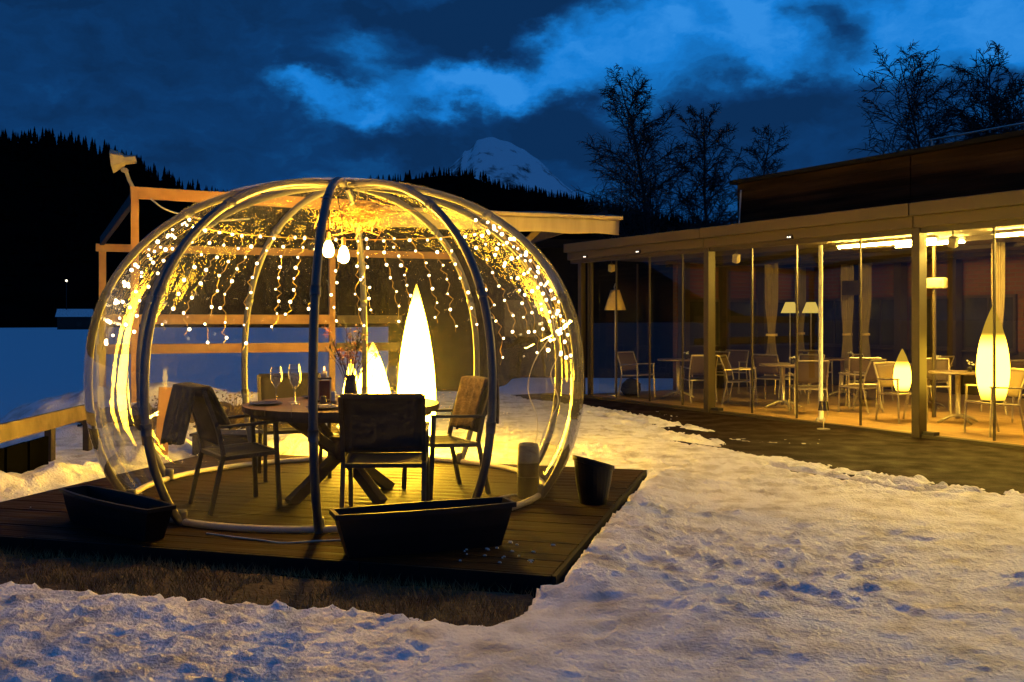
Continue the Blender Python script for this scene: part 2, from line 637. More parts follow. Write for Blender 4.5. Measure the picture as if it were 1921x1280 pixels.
# mountain: snow with rock showing on the steep faces
m, nt, b, out = newmat('mountain')
tc = nt.nodes.new('ShaderNodeTexCoord')
nz = nt.nodes.new('ShaderNodeTexNoise')
nz.inputs['Scale'].default_value = .0065
nz.inputs['Detail'].default_value = 9
nz.inputs['Roughness'].default_value = .7
nt.links.new(tc.outputs['Object'], nz.inputs['Vector'])
geo = nt.nodes.new('ShaderNodeNewGeometry')
sx = nt.nodes.new('ShaderNodeSeparateXYZ')
nt.links.new(geo.outputs['Normal'], sx.inputs[0])
ad = nt.nodes.new('ShaderNodeMath')
ad.operation = 'MULTIPLY_ADD'
nt.links.new(nz.outputs['Fac'], ad.inputs[0])
ad.inputs[1].default_value = 2.0
nt.links.new(sx.outputs['Z'], ad.inputs[2])
rp = nt.nodes.new('ShaderNodeValToRGB')
rp.color_ramp.elements[0].position, rp.color_ramp.elements[0].color = .0, (.045, .048, .055, 1)
rp.color_ramp.elements[1].position, rp.color_ramp.elements[1].color = 1.0, (.92, .94, .97, 1)
mr = nt.nodes.new('ShaderNodeMapRange')
mr.inputs['From Min'].default_value, mr.inputs['From Max'].default_value = 1.42, 1.70
nt.links.new(ad.outputs[0], mr.inputs[0])
nt.links.new(mr.outputs[0], rp.inputs[0])
nt.links.new(rp.outputs[0], b.inputs['Base Color'])
b.inputs['Roughness'].default_value = .9
M['mountain'] = m

# lamps
M['lamp_tall'] = emit('lamp_tall', WARM, 140, grad=(.72, 1.24, .75))
M['lamp_mid'] = emit('lamp_mid', WARM, 130, grad=(.50, .80, .8))
M['lamp_low'] = emit('lamp_low', WARM, 110, grad=(.42, .70, .8))
M['lamp_in'] = emit('lamp_in', (1, .55, .035), 20, grad=(.46, .46, .60))
M['lamp_in_small'] = emit('lamp_in_small', (1, .55, .035), 18, grad=(.24, .24, .66))
M['bulb'] = emit('bulb', (1, .50, .045), 1300)
M['led'] = emit('led', (1, .78, .42), 13)
M['tube_light'] = emit('tube_light', (1, .60, .09), 760)
M['shade_lit'] = emit('shade_lit', (1, .66, .12), .75)
M['flame'] = emit('flame', (1, .42, .08), 14)
M['small_white'] = emit('small_white', (1, .9, .7), 2.5)

# ================================================================== setting: ground
DK = Vector((.223, 5.347))
EX = Vector((.9645, -.2641))
EY = Vector((.2641, .9645))
DL, DW = 4.6, 3.86          # deck length along EX, depth along EY


def deck_uv(x, y):
    dx, dy = x - DK.x, y - DK.y
    return dx * EX.x + dy * EX.y, dx * EY.x + dy * EY.y


FO = Vector((1.506, 19.37))
FE = Vector((.517, -.856))
FN = Vector((.856, .517))
FRZ = math.atan2(FE.y, FE.x)


def fst(x, y):
    dx, dy = x - FO.x, y - FO.y
    return dx * FE.x + dy * FE.y, dx * FN.x + dy * FN.y


def FP(s, t, z=0):
    return (FO.x + FE.x * s + FN.x * t, FO.y + FE.y * s + FN.y * t, z)


def ground_z(x, y):
    left = sstep(0, 4.5, -(x + 5.4) - np.maximum(0, 9 - y) * .8)
    back = sstep(0, 7, y - 19.5 - np.maximum(0, x + 1) * 6)
    return -1.35 * np.maximum(left, back)


# one sheet to the horizon
xs = np.concatenate([-np.geomspace(16, 4000, 26)[::-1], np.arange(-15, 15.1, .6), np.geomspace(16, 4000, 26)])
ys = np.concatenate([-np.geomspace(6, 4000, 14)[::-1], np.arange(-5, 26, .6), np.geomspace(27, 6000, 34)])
X, Y = np.meshgrid(xs, ys)
Z = ground_z(X, Y) - .02
Z = Z + np.where(Y > 30, fbm(X, Y, .02, 3, 5) * np.clip((Y - 30) / 60, 0, 1) * .5, 0)
m, nt, b, out = newmat('ground')
tc = nt.nodes.new('ShaderNodeTexCoord')
dist = nt.nodes.new('ShaderNodeVectorMath')
dist.operation = 'DISTANCE'
nt.links.new(tc.outputs['Object'], dist.inputs[0])
dist.inputs[1].default_value = (-1.5, 5.5, 0)
mrg = nt.nodes.new('ShaderNodeMapRange')
mrg.inputs['From Min'].default_value, mrg.inputs['From Max'].default_value = 9.0, 11.0
nt.links.new(dist.outputs['Value'], mrg.inputs[0])
nz = nt.nodes.new('ShaderNodeTexNoise')
nz.inputs['Scale'].default_value = 5
nz.inputs['Detail'].default_value = 8
nt.links.new(tc.outputs['Object'], nz.inputs['Vector'])
rp = nt.nodes.new('ShaderNodeValToRGB')
rp.color_ramp.elements[0].position, rp.color_ramp.elements[0].color = .35, (.012, .010, .006, 1)
rp.color_ramp.elements[1].position, rp.color_ramp.elements[1].color = .7, (.055, .040, .018, 1)
nt.links.new(nz.outputs['Fac'], rp.inputs[0])
mxg = nt.nodes.new('ShaderNodeMix')
mxg.data_type = 'RGBA'
nt.links.new(mrg.outputs[0], mxg.inputs['Factor'])
nt.links.new(rp.outputs[0], mxg.inputs['A'])
mxg.inputs['B'].default_value = (.78, .80, .84, 1)
nt.links.new(mxg.outputs['Result'], b.inputs['Base Color'])
b.inputs['Roughness'].default_value = .8
M['ground'] = m
g = MB().grid(np.stack([X, Y, Z], -1)).build('ground', M['ground'], smooth=True)
tag(g, 'snowy ground with a bare muddy patch near the deck', 'ground', kind='structure')

# paving along the restaurant front
g = MB()
P = np.array([[FP(s, t, .004) for t in np.linspace(-7.2, .0, 13)] for s in np.linspace(-1.2, 16, 18)])
g.grid(P)
g = g.build('terrace_paving', M['paving'])
tag(g, 'wet brown terrace paving along the glass front', 'paving', kind='structure')


# ---------------------------------------------------------------- snow cover (height field with bare patches)
def melt_edge(x):
    return np.interp(x, [-6, -4.2, -2.88, -1.66, -.876, -.105, .04, .12, .25], [6.1, 5.75, 5.42, 5.15, 4.95, 4.74, 4.92, 5.2, 5.9])


def snow_height(X, Y):
    wob = fbm(X, Y, 1.1, 4, 1) * .30 + fbm(X, Y, 6, 3, 4) * .09
    u, v = deck_uv(X, Y)
    # deck and the bare strip in front of it
    dd = np.maximum(np.maximum(u - .03, -DL - .06 - u), np.maximum(-v, v - DW - .03))      # <0 inside the deck
    m_deck = sstep(-.02, .05, dd + np.where(u > -.2, 0, wob * .15))
    strip = np.minimum(np.minimum(Y - melt_edge(X) - wob * .30, .10 - u + wob * .1), .6 - v)   # >0 inside the bare strip
    m_strip = 1 - sstep(-.035, .015, strip)
    # paving kept clear along the glass
    s, t = fst(X, Y)
    bound = np.interp(s, [-2, 0, 2, 4, 6, 8, 10, 12, 15], [-.9, -1.0, -1.25, -1.7, -2.35, -2.95, -3.0, -2.6, -2.4])
    wob2 = fbm(X, Y, .55, 4, 8) * 1.25 + fbm(X, Y, 4, 4, 21) * .6
    stk = fbm(s * .55, t * 3.2, 1.6, 4, 120) * .95 + fbm(X, Y, 9, 3, 121) * .35
    m_pave = 1 - sstep(-.95, .45, t - bound + wob2 * .6 + stk)
    ice = sstep(.12, .30, fbm(X * .6 + Y * .5, Y, .8, 4, 31) + .10 - np.abs(t - bound - .6) * .10) * .50
    m_pave = np.maximum(m_pave, ice * (t < -.5))
    m_in = 1 - sstep(-.5, -.25, t) * (s > -.4)
    msk = m_deck * m_strip * m_pave * m_in
    gz = ground_z(X, Y)
    # trodden relief
    near = 1.0
    h = fbm(X, Y, .8, 2, 40) * .040 + fbm(X, Y * 1.6, 3.2, 3, 50) * .020
    crust = sstep(-.15, .25, fbm(X, Y, .7, 2, 44))          # churned in some places, pressed smooth and icy in others
    h = h + crust * (np.abs(fbm(X, Y * 1.7, 7.5, 3, 60)) * .036 + np.abs(fbm(X, Y * 1.6, 18, 2, 65)) * .022) + fbm(X, Y, 32, 2, 70) * .009
    clod = np.maximum(0, vnoise(X, Y * 1.2, 24, 130) - .14) * .075 + np.maximum(0, vnoise(X, Y * 1.2, 12, 131) - .20) * .085 - np.maximum(0, vnoise(X, Y * 1.3, 15, 132) - .22) * .05
    h = h + clod * (.35 + .65 * crust)
    h = h * .84 - .011
    # footprints
    rng = np.random.default_rng(5)
    for i in range(110):
        fx, fy = rng.uniform(-3.5, 5.5), rng.uniform(3.0, 11)
        a = rng.uniform(0, PI)
        sel = (np.abs(X - fx) < .3) & (np.abs(Y - fy) < .3)
        if not sel.any():
            continue
        dx, dy = X[sel] - fx, Y[sel] - fy
        p = (dx * math.cos(a) + dy * math.sin(a)) / .15
        q = (-dx * math.sin(a) + dy * math.cos(a)) / .065
        rr = np.sqrt(p * p + q * q)
        h[sel] += -.017 * (1 - sstep(.35, 1.0, rr)) + .006 * np.exp(-((rr - 1.2) / .2) ** 2)
    # banks: behind the dome on the left, beside the low rail, along the deck's side
    def ridge(ax, ay, bx, by, w, hh):
        L2 = (bx - ax) ** 2 + (by - ay) ** 2
        tt = np.clip(((X - ax) * (bx - ax) + (Y - ay) * (by - ay)) / L2, 0, 1)
        d = np.hypot(X - ax - tt * (bx - ax), Y - ay - tt * (by - ay))
        return hh * np.exp(-(d / w) ** 2)
    bank = ridge(-9.5, 13.2, -3.4, 13.6, .85, .52) * (1 + fbm(X, Y, 1.6, 3, 90) * .45)
    bank += ridge(-4.75, 6.8, -3.75, 10.6, .36, .15) * (1 + fbm(X, Y, 3, 3, 91) * 1.2)
    bank += ridge(-3.2, 11.6, -1.9, 10.9, .45, .16)
    bank += ridge(.40, 5.45, 1.40, 9.1, .26, .075)
    z = gz - .07 + msk * (.145 + h) + bank * np.clip(msk + (Y > 11), 0, 1)
    return z


dys = []
y = 1.9
while y < 27:
    dys.append(y)
    y += .0042 * y if y < 9 else .0062 * y
ys = np.array(dys)
xs = np.concatenate([np.arange(-13, -5.2, .09), np.arange(-5.2, 5.6, .0235), np.arange(5.6, 9.5, .09)])
X, Y = np.meshgrid(xs, ys)
Z = snow_height(X, Y)
nx, ny = len(xs), len(ys)
base = ground_z(X, Y) - .03
me = bpy.data.meshes.new('snow_cover')
V = np.stack([X, Y, Z], -1).reshape(-1, 3)
ii = np.arange((ny - 1) * (nx - 1))
rI, cI = ii // (nx - 1), ii % (nx - 1)
q = np.stack([rI * nx + cI, rI * nx + cI + 1, (rI + 1) * nx + cI + 1, (rI + 1) * nx + cI], 1)
low = (Z < base).reshape(-1)
q = q[~low[q].all(1)]
u_ = np.unique(q)
rem = np.full(len(V), -1)
rem[u_] = np.arange(len(u_))
V, q = V[u_], rem[q]
me.vertices.add(len(V))
me.vertices.foreach_set('co', V.astype(np.float32).ravel())
me.loops.add(q.size)
me.loops.foreach_set('vertex_index', q.astype(np.int32).ravel())
me.polygons.add(len(q))
me.polygons.foreach_set('loop_start', (np.arange(len(q)) * 4).astype(np.int32))
me.polygons.foreach_set('use_smooth', np.ones(len(q), bool))
me.update(calc_edges=True)
me.validate()
me.materials.append(M['snow'])
o = bpy.data.objects.new('snow_cover', me)
COL.objects.link(o)
tag(o, 'trodden snow round the deck and along the terrace', 'snow', kind='structure')

# bare earth strip in front of the deck
xs_, ys_ = np.arange(-5.6, .45, .05), np.arange(4.4, 7.6, .05)
Xs, Ys = np.meshgrid(xs_, ys_)
us, vs_ = deck_uv(Xs, Ys)
Zs = .050 + fbm(Xs, Ys, 5, 4, 110) * .022 - .08 * sstep(-.12, .02, vs_) - .09 * sstep(.02, .16, us) - .09 * sstep(-.02, .16, melt_edge(Xs) - Ys)
o = MB().grid(np.stack([Xs, Ys, Zs], -1)).build('bare_ground', M['soil'], smooth=True)
tag(o, 'bare muddy earth strip in front of the deck', 'earth', kind='structure')

# grass in the bare strip
rng = np.random.default_rng(3)
vs, fs = [], []
while len(fs) < 9000:
    x = rng.uniform(-4.4, .3)
    y = rng.uniform(4.6, 6.9)
    u, v = deck_uv(x, y)
    if v > -.05 or u > .12 or y < melt_edge(x) - .05:
        continue
    if vnoise(x, y, 2.2, 77) < -.12 and rng.random() < .8:
        continue
    a = rng.uniform(0, 2 * PI)
    L = rng.uniform(.02, .075)
    w = .0035
    lean = rng.uniform(.1, .9) * L
    b0 = rng.uniform(0, 2 * PI)
    n = len(vs)
    vs += [(x - w * math.cos(a), y - w * math.sin(a), .044), (x + w * math.cos(a), y + w * math.sin(a), .044),
           (x + lean * math.cos(b0), y + lean * math.sin(b0), .046 + L * .8)]
    fs.append((n, n + 1, n + 2))
gb = MB()
gb.v, gb.f = vs, fs
o = gb.build('grass', M['grass'])
tag(o, 'flattened brown winter grass in front of the deck', 'grass', kind='stuff')


# ================================================================== hills, forest, mountain
def heightfield(name, x0, x1, y0, y1, nx, ny, fn, matl, label, cat):
    xs, ys = np.linspace(x0, x1, nx), np.linspace(y0, y1, ny)
    X, Y = np.meshgrid(xs, ys)
    Z = fn(X, Y)
    o = MB().grid(np.stack([X, Y, Z], -1)).build(name, matl, smooth=True)
    tag(o, label, cat, kind='structure')
    return o


def ridge_a(X, Y):
    """wooded hill on the left, crest about 700 m off"""
    px = 960 + 1800 * X / 720.
    crest = np.interp(px, [-2200, -1200, -500, -100, 0, 60, 120, 200, 280, 340, 420, 500, 600, 700, 900], [420, 430, 400, 385, 372, 358, 368, 345, 315, 288, 262, 246, 235, 150, 20])
    zc = crest / 1800 * 720 - 12
    prof = np.where(Y < 720, sstep(330, 720, Y), 1 - .5 * sstep(720, 1100, Y))
    return -3 + zc * prof + fbm(X, Y, .02, 3, 13) * 8 * prof


def ridge_b(X, Y):
    """longer, lower ridge in the middle distance, crest about 1500 m off"""
    px = 960 + 1800 * X / 1500.
    crest = np.interp(px, [-1500, 0, 380, 480, 600, 680, 760, 840, 905, 918, 935, 1000, 1060, 1170, 1260, 1500, 2000, 3500], [150, 200, 238, 248, 254, 262, 270, 279, 284, 270, 266, 252, 236, 216, 196, 176, 170, 150])
    zc = crest / 1800 * 1500 - 10
    prof = np.where(Y < 1500, sstep(800, 1500, Y), 1 - .4 * sstep(1500, 2000, Y))
    return -4 + zc * prof + fbm(X, Y, .01, 3, 23) * 10 * prof


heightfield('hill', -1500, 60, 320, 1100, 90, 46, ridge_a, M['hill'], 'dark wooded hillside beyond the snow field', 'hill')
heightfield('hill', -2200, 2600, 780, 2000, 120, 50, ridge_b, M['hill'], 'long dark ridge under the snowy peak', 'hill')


def peak(X, Y):
    px = 960 + 1800 * X / 5200.
    crest = np.interp(px, [600, 760, 845, 868, 872, 880, 895, 925, 955, 985, 1010, 1040, 1080, 1140, 1300],
                      [150, 210, 285, 306, 316, 314, 334, 343, 336, 318, 302, 272, 235, 190, 120])
    zc = crest / 1800 * 5200
    prof = np.where(Y < 5200, sstep(3600, 5200, Y) ** .9, 1 - .7 * sstep(5200, 6800, Y))
    gul = np.abs(fbm(X, Y * .45, .0035, 5, 33)) * 130 * sstep(3600, 5000, Y) * np.clip((5350 - Y) / 700, 0, 1)
    return zc * prof - gul


heightfield('mountain', -1250, 1150, 3600, 6800, 200, 120, peak, M['mountain'], 'bare snow-covered peak above the dark ridge', 'mountain')


def conifer_mesh(h, seed, tiers=5):
    rr = random.Random(seed)
    mb = MB()
    for k in range(tiers):
        z0 = h * (.08 + .80 * k / tiers)
        z1 = min(h, z0 + h * (.36 - .03 * k))
        r0 = h * .17 * (1 - .82 * k / tiers)
        n = 7
        ph = rr.random() * 6
        vs = [(r0 * rr.uniform(.7, 1.15) * math.cos(ph + 2 * PI * i / n), r0 * rr.uniform(.7, 1.15) * math.sin(ph + 2 * PI * i / n), z0 - rr.uniform(0, .04) * h) for i in range(n)]
        vs.append((rr.uniform(-.01, .01) * h, 0, z1))
        mb.add(vs, [(i, (i + 1) % n, n) for i in range(n)])
    return mb


protos = [conifer_mesh(1, i) for i in range(6)]


def forest(name, fn, xr, yr, n, hr, label, seed):
    rr = np.random.default_rng(seed)
    mb = MB()
    vs, fs = [], []
    base = 0
    xs = rr.uniform(xr[0], xr[1], n)
    yy = yr[0] + (yr[1] - yr[0]) * rr.random(n) ** .7
    zz = fn(xs, yy)
    for i in range(n):
        p = protos[i % 6]
        h = rr.uniform(*hr)
        w = h * rr.uniform(.8, 1.2)
        V = np.array(p.v) * (w, w, h) + (xs[i], yy[i], zz[i] - .5)
        vs.append(V)
        fs.extend([tuple(k + base for k in f) for f in p.f])
        base += len(V)
    mb.v = np.concatenate(vs).tolist()
    mb.f = fs
    tag(mb.build(name, M['conifer']), label, 'forest', kind='stuff')


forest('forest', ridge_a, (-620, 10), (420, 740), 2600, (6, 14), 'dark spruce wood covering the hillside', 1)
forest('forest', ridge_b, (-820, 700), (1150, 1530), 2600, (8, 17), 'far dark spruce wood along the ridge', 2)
# the trees that stand out one by one on the skyline
sky_me = [conifer_mesh(1, 20 + i, 7).mesh('conifer', M['conifer']) for i in range(5)]
rr = random.Random(9)
for i in range(34):
    px = 6 + 600 * (i + rr.uniform(-.35, .35)) / 34
    x = (px - 960) / 1800 * 705
    z = float(ridge_a(np.array([x]), np.array([705.]))[0])
    h = rr.uniform(8, 16) * (1.15 if 90 < px < 170 or px < 20 else 1)
    o = empty('conifer_tree', (x, 705, z - 1), rr.uniform(0, 6), 'dark spruce standing up from the skyline of the wooded hill', 'tree', 'spruces on the skyline')
    place(sky_me[i % 5], 'crown', o, scale=(h * rr.uniform(.7, 1.0), h * rr.uniform(.7, 1.0), h))
    tr = MB().tube([(0, 0, 0), (0, 0, h * .4)], [.2, .08], 5).build('trunk', M['twig'], o)

# far house on the edge of the field, snow on its roof, one lamp beside it
hs = empty('far_house', (-132, 290, -1.6), .3, 'tiny far house with snowy roof at the foot of the wooded hill', 'house')
MB().box((0, 0, 2), (9, 7, 4)).build('wall', M['dark_timber'], hs)
mb = MB()
mb.add([(-5, -4, 4), (5, -4, 4), (5, 4, 4), (-5, 4, 4), (-5, 0, 6.4), (5, 0, 6.4)], [(0, 1, 5, 4), (2, 3, 4, 5), (0, 4, 3), (1, 2, 5), (0, 3, 2, 1)])
mb.build('roof', M['snow'], hs)
MB().box((1.5, -3.52, 1.8), (1.2, .1, 1.2)).build('window', M['mullion'], hs)
lp = empty('street_lamp', (-134.2, 289, -1.6), 0, 'tiny distant lamp shining at the foot of the wooded hill', 'lamp')
MB().tube([(0, 0, 0), (0, 0, 14.6)], .12, 6).build('pole', M['twig'], lp)
MB().lathe([(.0, 14.5), (.3, 14.7), (.3, 15.1), (0, 15.3)], 10).build('lamp_head', M['small_white'], lp)


# ================================================================== bare birches
def birch(loc, H, seed, label, spread=.30, lean=0, twigs=1.0, multi=1):
    rr = random.Random(seed)
    trunk, crown = MB(), MB()
    t = empty('birch_tree', loc, 0, label, 'tree', None)

    def wander(p, d, L, n, jit, up):
        pts = [Vector(p)]
        d = Vector(d).normalized()
        for i in range(n):
            d = (d + Vector((rr.gauss(0, jit), rr.gauss(0, jit), rr.gauss(0, jit) + up))).normalized()
            pts.append(pts[-1] + d * (L / n))
        return pts

    def at(pts, f):
        i = min(int(f * (len(pts) - 1)), len(pts) - 2)
        g = f * (len(pts) - 1) - i
        return pts[i].lerp(pts[i + 1], g), (pts[i + 1] - pts[i]).normalized()

    for s in range(multi):
        d0 = (lean + rr.gauss(0, .05) + (s - (multi - 1) / 2) * .28, rr.gauss(0, .06), 1)
        hh = H * (1 - .12 * s)
        tp = wander((0, 0, 0), d0, hh, 12, .035, .03)
        r0 = H * .0125 / math.sqrt(multi)
        trunk.tube(tp, [r0 * (1 - .93 * i / 12) + .006 for i in range(13)], 7)
        nb = int(44 * twigs)
        for b in range(nb):
            f = .16 + .80 * (b + rr.random() * .8) / nb
            p, d = at(tp, f)
            a = b * 2.4 + rr.gauss(0, .4)
            L = hh * spread * (1.15 - f) ** .75 * rr.uniform(.75, 1.2)
            bd = Vector((math.cos(a), math.sin(a), rr.uniform(.55, 1.15)))
            bp = wander(p, bd, L, 7, .13, .03)
            rb = r0 * .34 * (1.05 - f) + .008
            crown.tube(bp, [rb * (1 - .85 * i / 7) for i in range(8)], 4, cap=False)
            for c in range(int(12 * twigs)):
                g = .15 + .85 * c / (12 * twigs)
                p2, d2 = at(bp, min(g, .999))
                a2 = rr.uniform(0, 2 * PI)
                cd = d2 * .9 + Vector((math.cos(a2), math.sin(a2), rr.uniform(-.1, .7))) * .8
                L2 = L * .42 * (1.15 - g * .6) * rr.uniform(.6, 1.2)
                cp = wander(p2, cd, L2, 5, .17, -.02)
                crown.tube(cp, [.016, .014, .013, .012, .010, .009], 3, cap=False)
                for e in range(int(9 * twigs)):
                    p3, d3 = at(cp, min(.999, .15 + .85 * e / (9 * twigs)))
                    a3 = rr.uniform(0, 2 * PI)
                    ed = d3 + Vector((math.cos(a3), math.sin(a3), rr.uniform(-.7, .3))) * .8
                    ep = wander(p3, ed, L2 * rr.uniform(.35, .6), 3, .2, -.12)
                    crown.tube(ep, [.0095, .009, .008, .007], 3, cap=False)
    trunk.build('trunk', M['bark'], t)
    crown.build('crown', M['twig'], t)
    return t


birch((5.55, 36, -.5), 11.7, 3, 'tallest bare birch, above the corner of the glass pavilion', .36, -.01, 1.15)
birch((8.0, 38, -.5), 10.3, 5, 'middle of the three bare birches behind the restaurant', .31, 0, 1.0)
birch((9.8, 39, -.5), 10.3, 8, 'smallest and dimmest bare birch beside the dark upper storey', .31, .02, .9)
birch((14.0, 29.5, 0), 9.9, 12, 'bare tree above the roof railing with two leaning stems', .42, -.03, .95, 2)
birch((15.3, 28.5, 0), 9.3, 15, 'thick forked bare tree at the edge over the roof', .42, -.02, .85, 3)

# ================================================================== deck
deck = empty('wooden_deck', (DK.x, DK.y, 0), math.atan2(EX.y, EX.x), 'low dark wooden deck carrying the clear dome', 'deck')
npl = 26
pw = DW / npl
plank_me = []
for k in range(4):
    mb = MB()
    mb.box((0, 0, 0), (DL, pw - .006, .028))
    plank_me.append(mb.mesh('plank', M['deck']))
rr = random.Random(4)
for k in range(npl):
    o = place(plank_me[k % 4], 'plank', deck, (-DL / 2 + rr.uniform(-.004, .004), (k + .5) * pw, .126 + rr.uniform(-.0015, .0015)), (0, rr.uniform(-.0004, .0004), 0))
for k in range(4):
    seg = DL / 4
    MB().box((-DL + (k + .5) * seg, -.015, .060), (seg - .008, .026, .155)).build('edge_board', M['deck_side'], deck)
    MB().box((-DL + (k + .5) * seg, DW + .016, .060), (seg - .008, .026, .155)).build('edge_board', M['deck_side'], deck)
for x in (.016, -DL - .016):
    MB().box((x, DW / 2, .060), (.026, DW + .05, .155)).build('edge_board', M['deck_side'], deck)
for k in range(5):
    MB().box((-DL * (k + .5) / 5, DW / 2, .03), (.06, DW - .08, .16)).build('joist', M['deck_side'], deck)

# ================================================================== clear dome
DC = Vector((-1.40, 8.05, .14))
dome = empty('dining_dome', DC, 0, 'clear plastic dome with grey ribs, lit warm from inside', 'dome')
DA, DB, DZ, DN = 1.97, 1.59, .957, 2.27
s0 = -math.asin((DZ / DB) ** (DN / 2))


def prof(s, off=0):
    c, n = max(0, math.cos(s)), math.sin(s)
    return DA * c ** (2 / DN) + off, DZ + DB * math.copysign(abs(n) ** (2 / DN), n) + (off * .6 if s > .9 else 0)


def dome_pt(az, s, off=0):
    r, z = prof(s, off)
    return Vector((r * math.sin(az), -r * math.cos(az), z))


NR = 10
AZ = [R(4 + 36 * k) for k in range(NR)]
SS = [s0 + (R(88.2) - s0) * (i / 34) for i in range(35)]
for k in range(NR):
    rib = MB().tube([dome_pt(AZ[k], s) for s in SS], .030, 10).build('rib', M['rib'], dome, smooth=True)
    for f in (.23, .47, .72):
        i = int(34 * f)
        MB().tube([dome_pt(AZ[k], SS[i]), dome_pt(AZ[k], SS[i + 1]).lerp(dome_pt(AZ[k], SS[i]), .3)], .0355, 10).build('joint', M['rib'], rib, smooth=True)
    # base pipe segment and its elbow
    a0, a1 = AZ[k], AZ[k] + R(36)
    rb = prof(s0)[0]
    seg = [Vector((rb * math.sin(a0 + (a1 - a0) * t / 8), -rb * math.cos(a0 + (a1 - a0) * t / 8), .024)) for t in range(9)]
    MB().tube(seg, .024, 10).build('base_pipe', M['pipe'], dome, smooth=True)
    MB().lathe([(.033, -.02), (.036, 0), (.036, .06), (.033, .08)], 12, c=tuple(seg[0])).build('base_socket', M['rib'], dome, smooth=True)
MB().lathe([(.20, 2.545), (.21, 2.56), (.12, 2.585), (.0, 2.59)], 20).build('crown_cap', M['rib'], dome, smooth=True)
# film panels, one between each pair of ribs
NA, NS = 12, 40
for k in range(NR):
    P = np.zeros((NS + 1, NA + 1, 3))
    for i in range(NS + 1):
        s = s0 + (R(89.3) - s0) * i / NS
        a, b_ = dome_pt(AZ[k], s, .034), dome_pt(AZ[k] + R(36), s, .034)
        for j in range(NA + 1):
            t = j / NA
            chord = a.lerp(b_, t)
            arc = dome_pt(AZ[k] + R(36) * t, s, .034)
            p = chord.lerp(arc, 1.05)
            w = math.sin(PI * t) * math.sin(PI * min(1, (i + .5) / NS))
            d = float(fbm(np.array(k * 5 + t * 1.6), np.array(s * 1.1), 1.7, 3, 7)) * .022 * w
            n = Vector((p.x, p.y, 0)).normalized()
            P[i, j] = p + n * d
    MB().grid(P).build('film_panel', M['film'], dome, smooth=True)
# straps holding the light curtain
MB().tube([dome_pt(R(-70 - 220 * i / 40), SS[24], -.10) for i in range(41)], .004, 4).build('hanging_wire', M['gold_wire'], dome)

# ================================================================== light curtain in the dome
curtain = empty('light_curtain', DC, 0, 'curtain of tiny warm lights hanging inside the dome', 'string lights')
led_me = MB().lathe([(.0, -.013), (.009, -.008), (.0115, 0), (.009, .008), (.0, .012)], 8).mesh('bulb', M['led'], True)
rr = random.Random(21)
NST = 35
for k in range(NST):
    az = R(-62 - 236 * (k + rr.uniform(-.25, .25)) / (NST - 1))
    sA = SS[24]
    n = rr.randint(7, 8) if -150 > math.degrees(az) > -215 else rr.randint(8, 9)
    sB = rr.uniform(.14, .32) if -150 > math.degrees(az) > -215 else rr.uniform(.0, .2)
    pts, bulbs = [], []
    drift = rr.uniform(-.03, .03)
    for i in range(n * 3 + 1):
        f = i / (n * 3)
        s = sA + (sB - sA) * f
        p = dome_pt(az + drift * f + math.sin(f * 7 + k) * .014 + rr.gauss(0, .012), s, -.09 + rr.uniform(-.015, .015))
        pts.append(p)
        if i % 3 == 2:
            bulbs.append(p + Vector((rr.uniform(-.012, .012), 0, 0)))
    st = MB().tube(pts, .0028, 3, cap=False).build('strand', M['gold_wire'], curtain)
    for p in bulbs:
        k_ = rr.uniform(.65, 1.3)
        place(led_me, 'bulb', st, p, (rr.uniform(-.6, .6), rr.uniform(-.6, .6), 0), (k_, k_, k_))

# ================================================================== pendant bulbs and the ball of gilded twigs
pend = empty('pendant_lamp', (-1.53, 8.0, 2.70), 0, 'pair of bare glowing bulbs hanging under the dome crown', 'lamp')
for dx, dy, zb in ((0, 0, -.56), (.135, -.05, -.61)):
    MB().tube([(dx * .4, 0, 0), (dx * .9, dy, zb * .5), (dx, dy, zb + .15)], .004, 5).build('flex', M['black_plastic'], pend)
    MB().lathe([(.0, zb + .155), (.016, zb + .15), (.018, zb + .08), (.0, zb + .075)], 10, c=(dx, dy, 0)).build('lamp_holder', M['gold_wire'], pend)
    MB().lathe([(.016, zb + .075), (.034, zb + .045), (.046, zb - .01), (.038, zb - .042), (.020, zb - .056), (.0, zb - .061)], 16, c=(dx, dy, 0)).build('bulb', M['bulb'], pend, smooth=True)
ball = empty('twig_ball', (-1.30, 8.12, 2.42), 0, 'tangle of gilded twigs hanging round the bulbs under the crown', 'decoration')
rr = random.Random(31)
mb = MB()
for k in range(260):
    d = Vector((rr.gauss(0, 1), rr.gauss(0, 1), rr.gauss(0, .62))).normalized()
    c = Vector((rr.gauss(0, .13), rr.gauss(0, .13), rr.gauss(0, .055) + .02))
    L = rr.uniform(.10, .26)
    q = d.orthogonal().normalized() * rr.uniform(-.05, .05)
    mb.tube([c - d * L / 2, c + q, c + d * L / 2 + q], [.0035, .003, .0015], 3, cap=False)
mb.build('twig', M['tinsel'], ball)
mb = MB()
mb.tube([(0, 0, 0), (0, 0, .28)], .004, 5)
mb.build('hanging_wire', M['gold_wire'], ball)


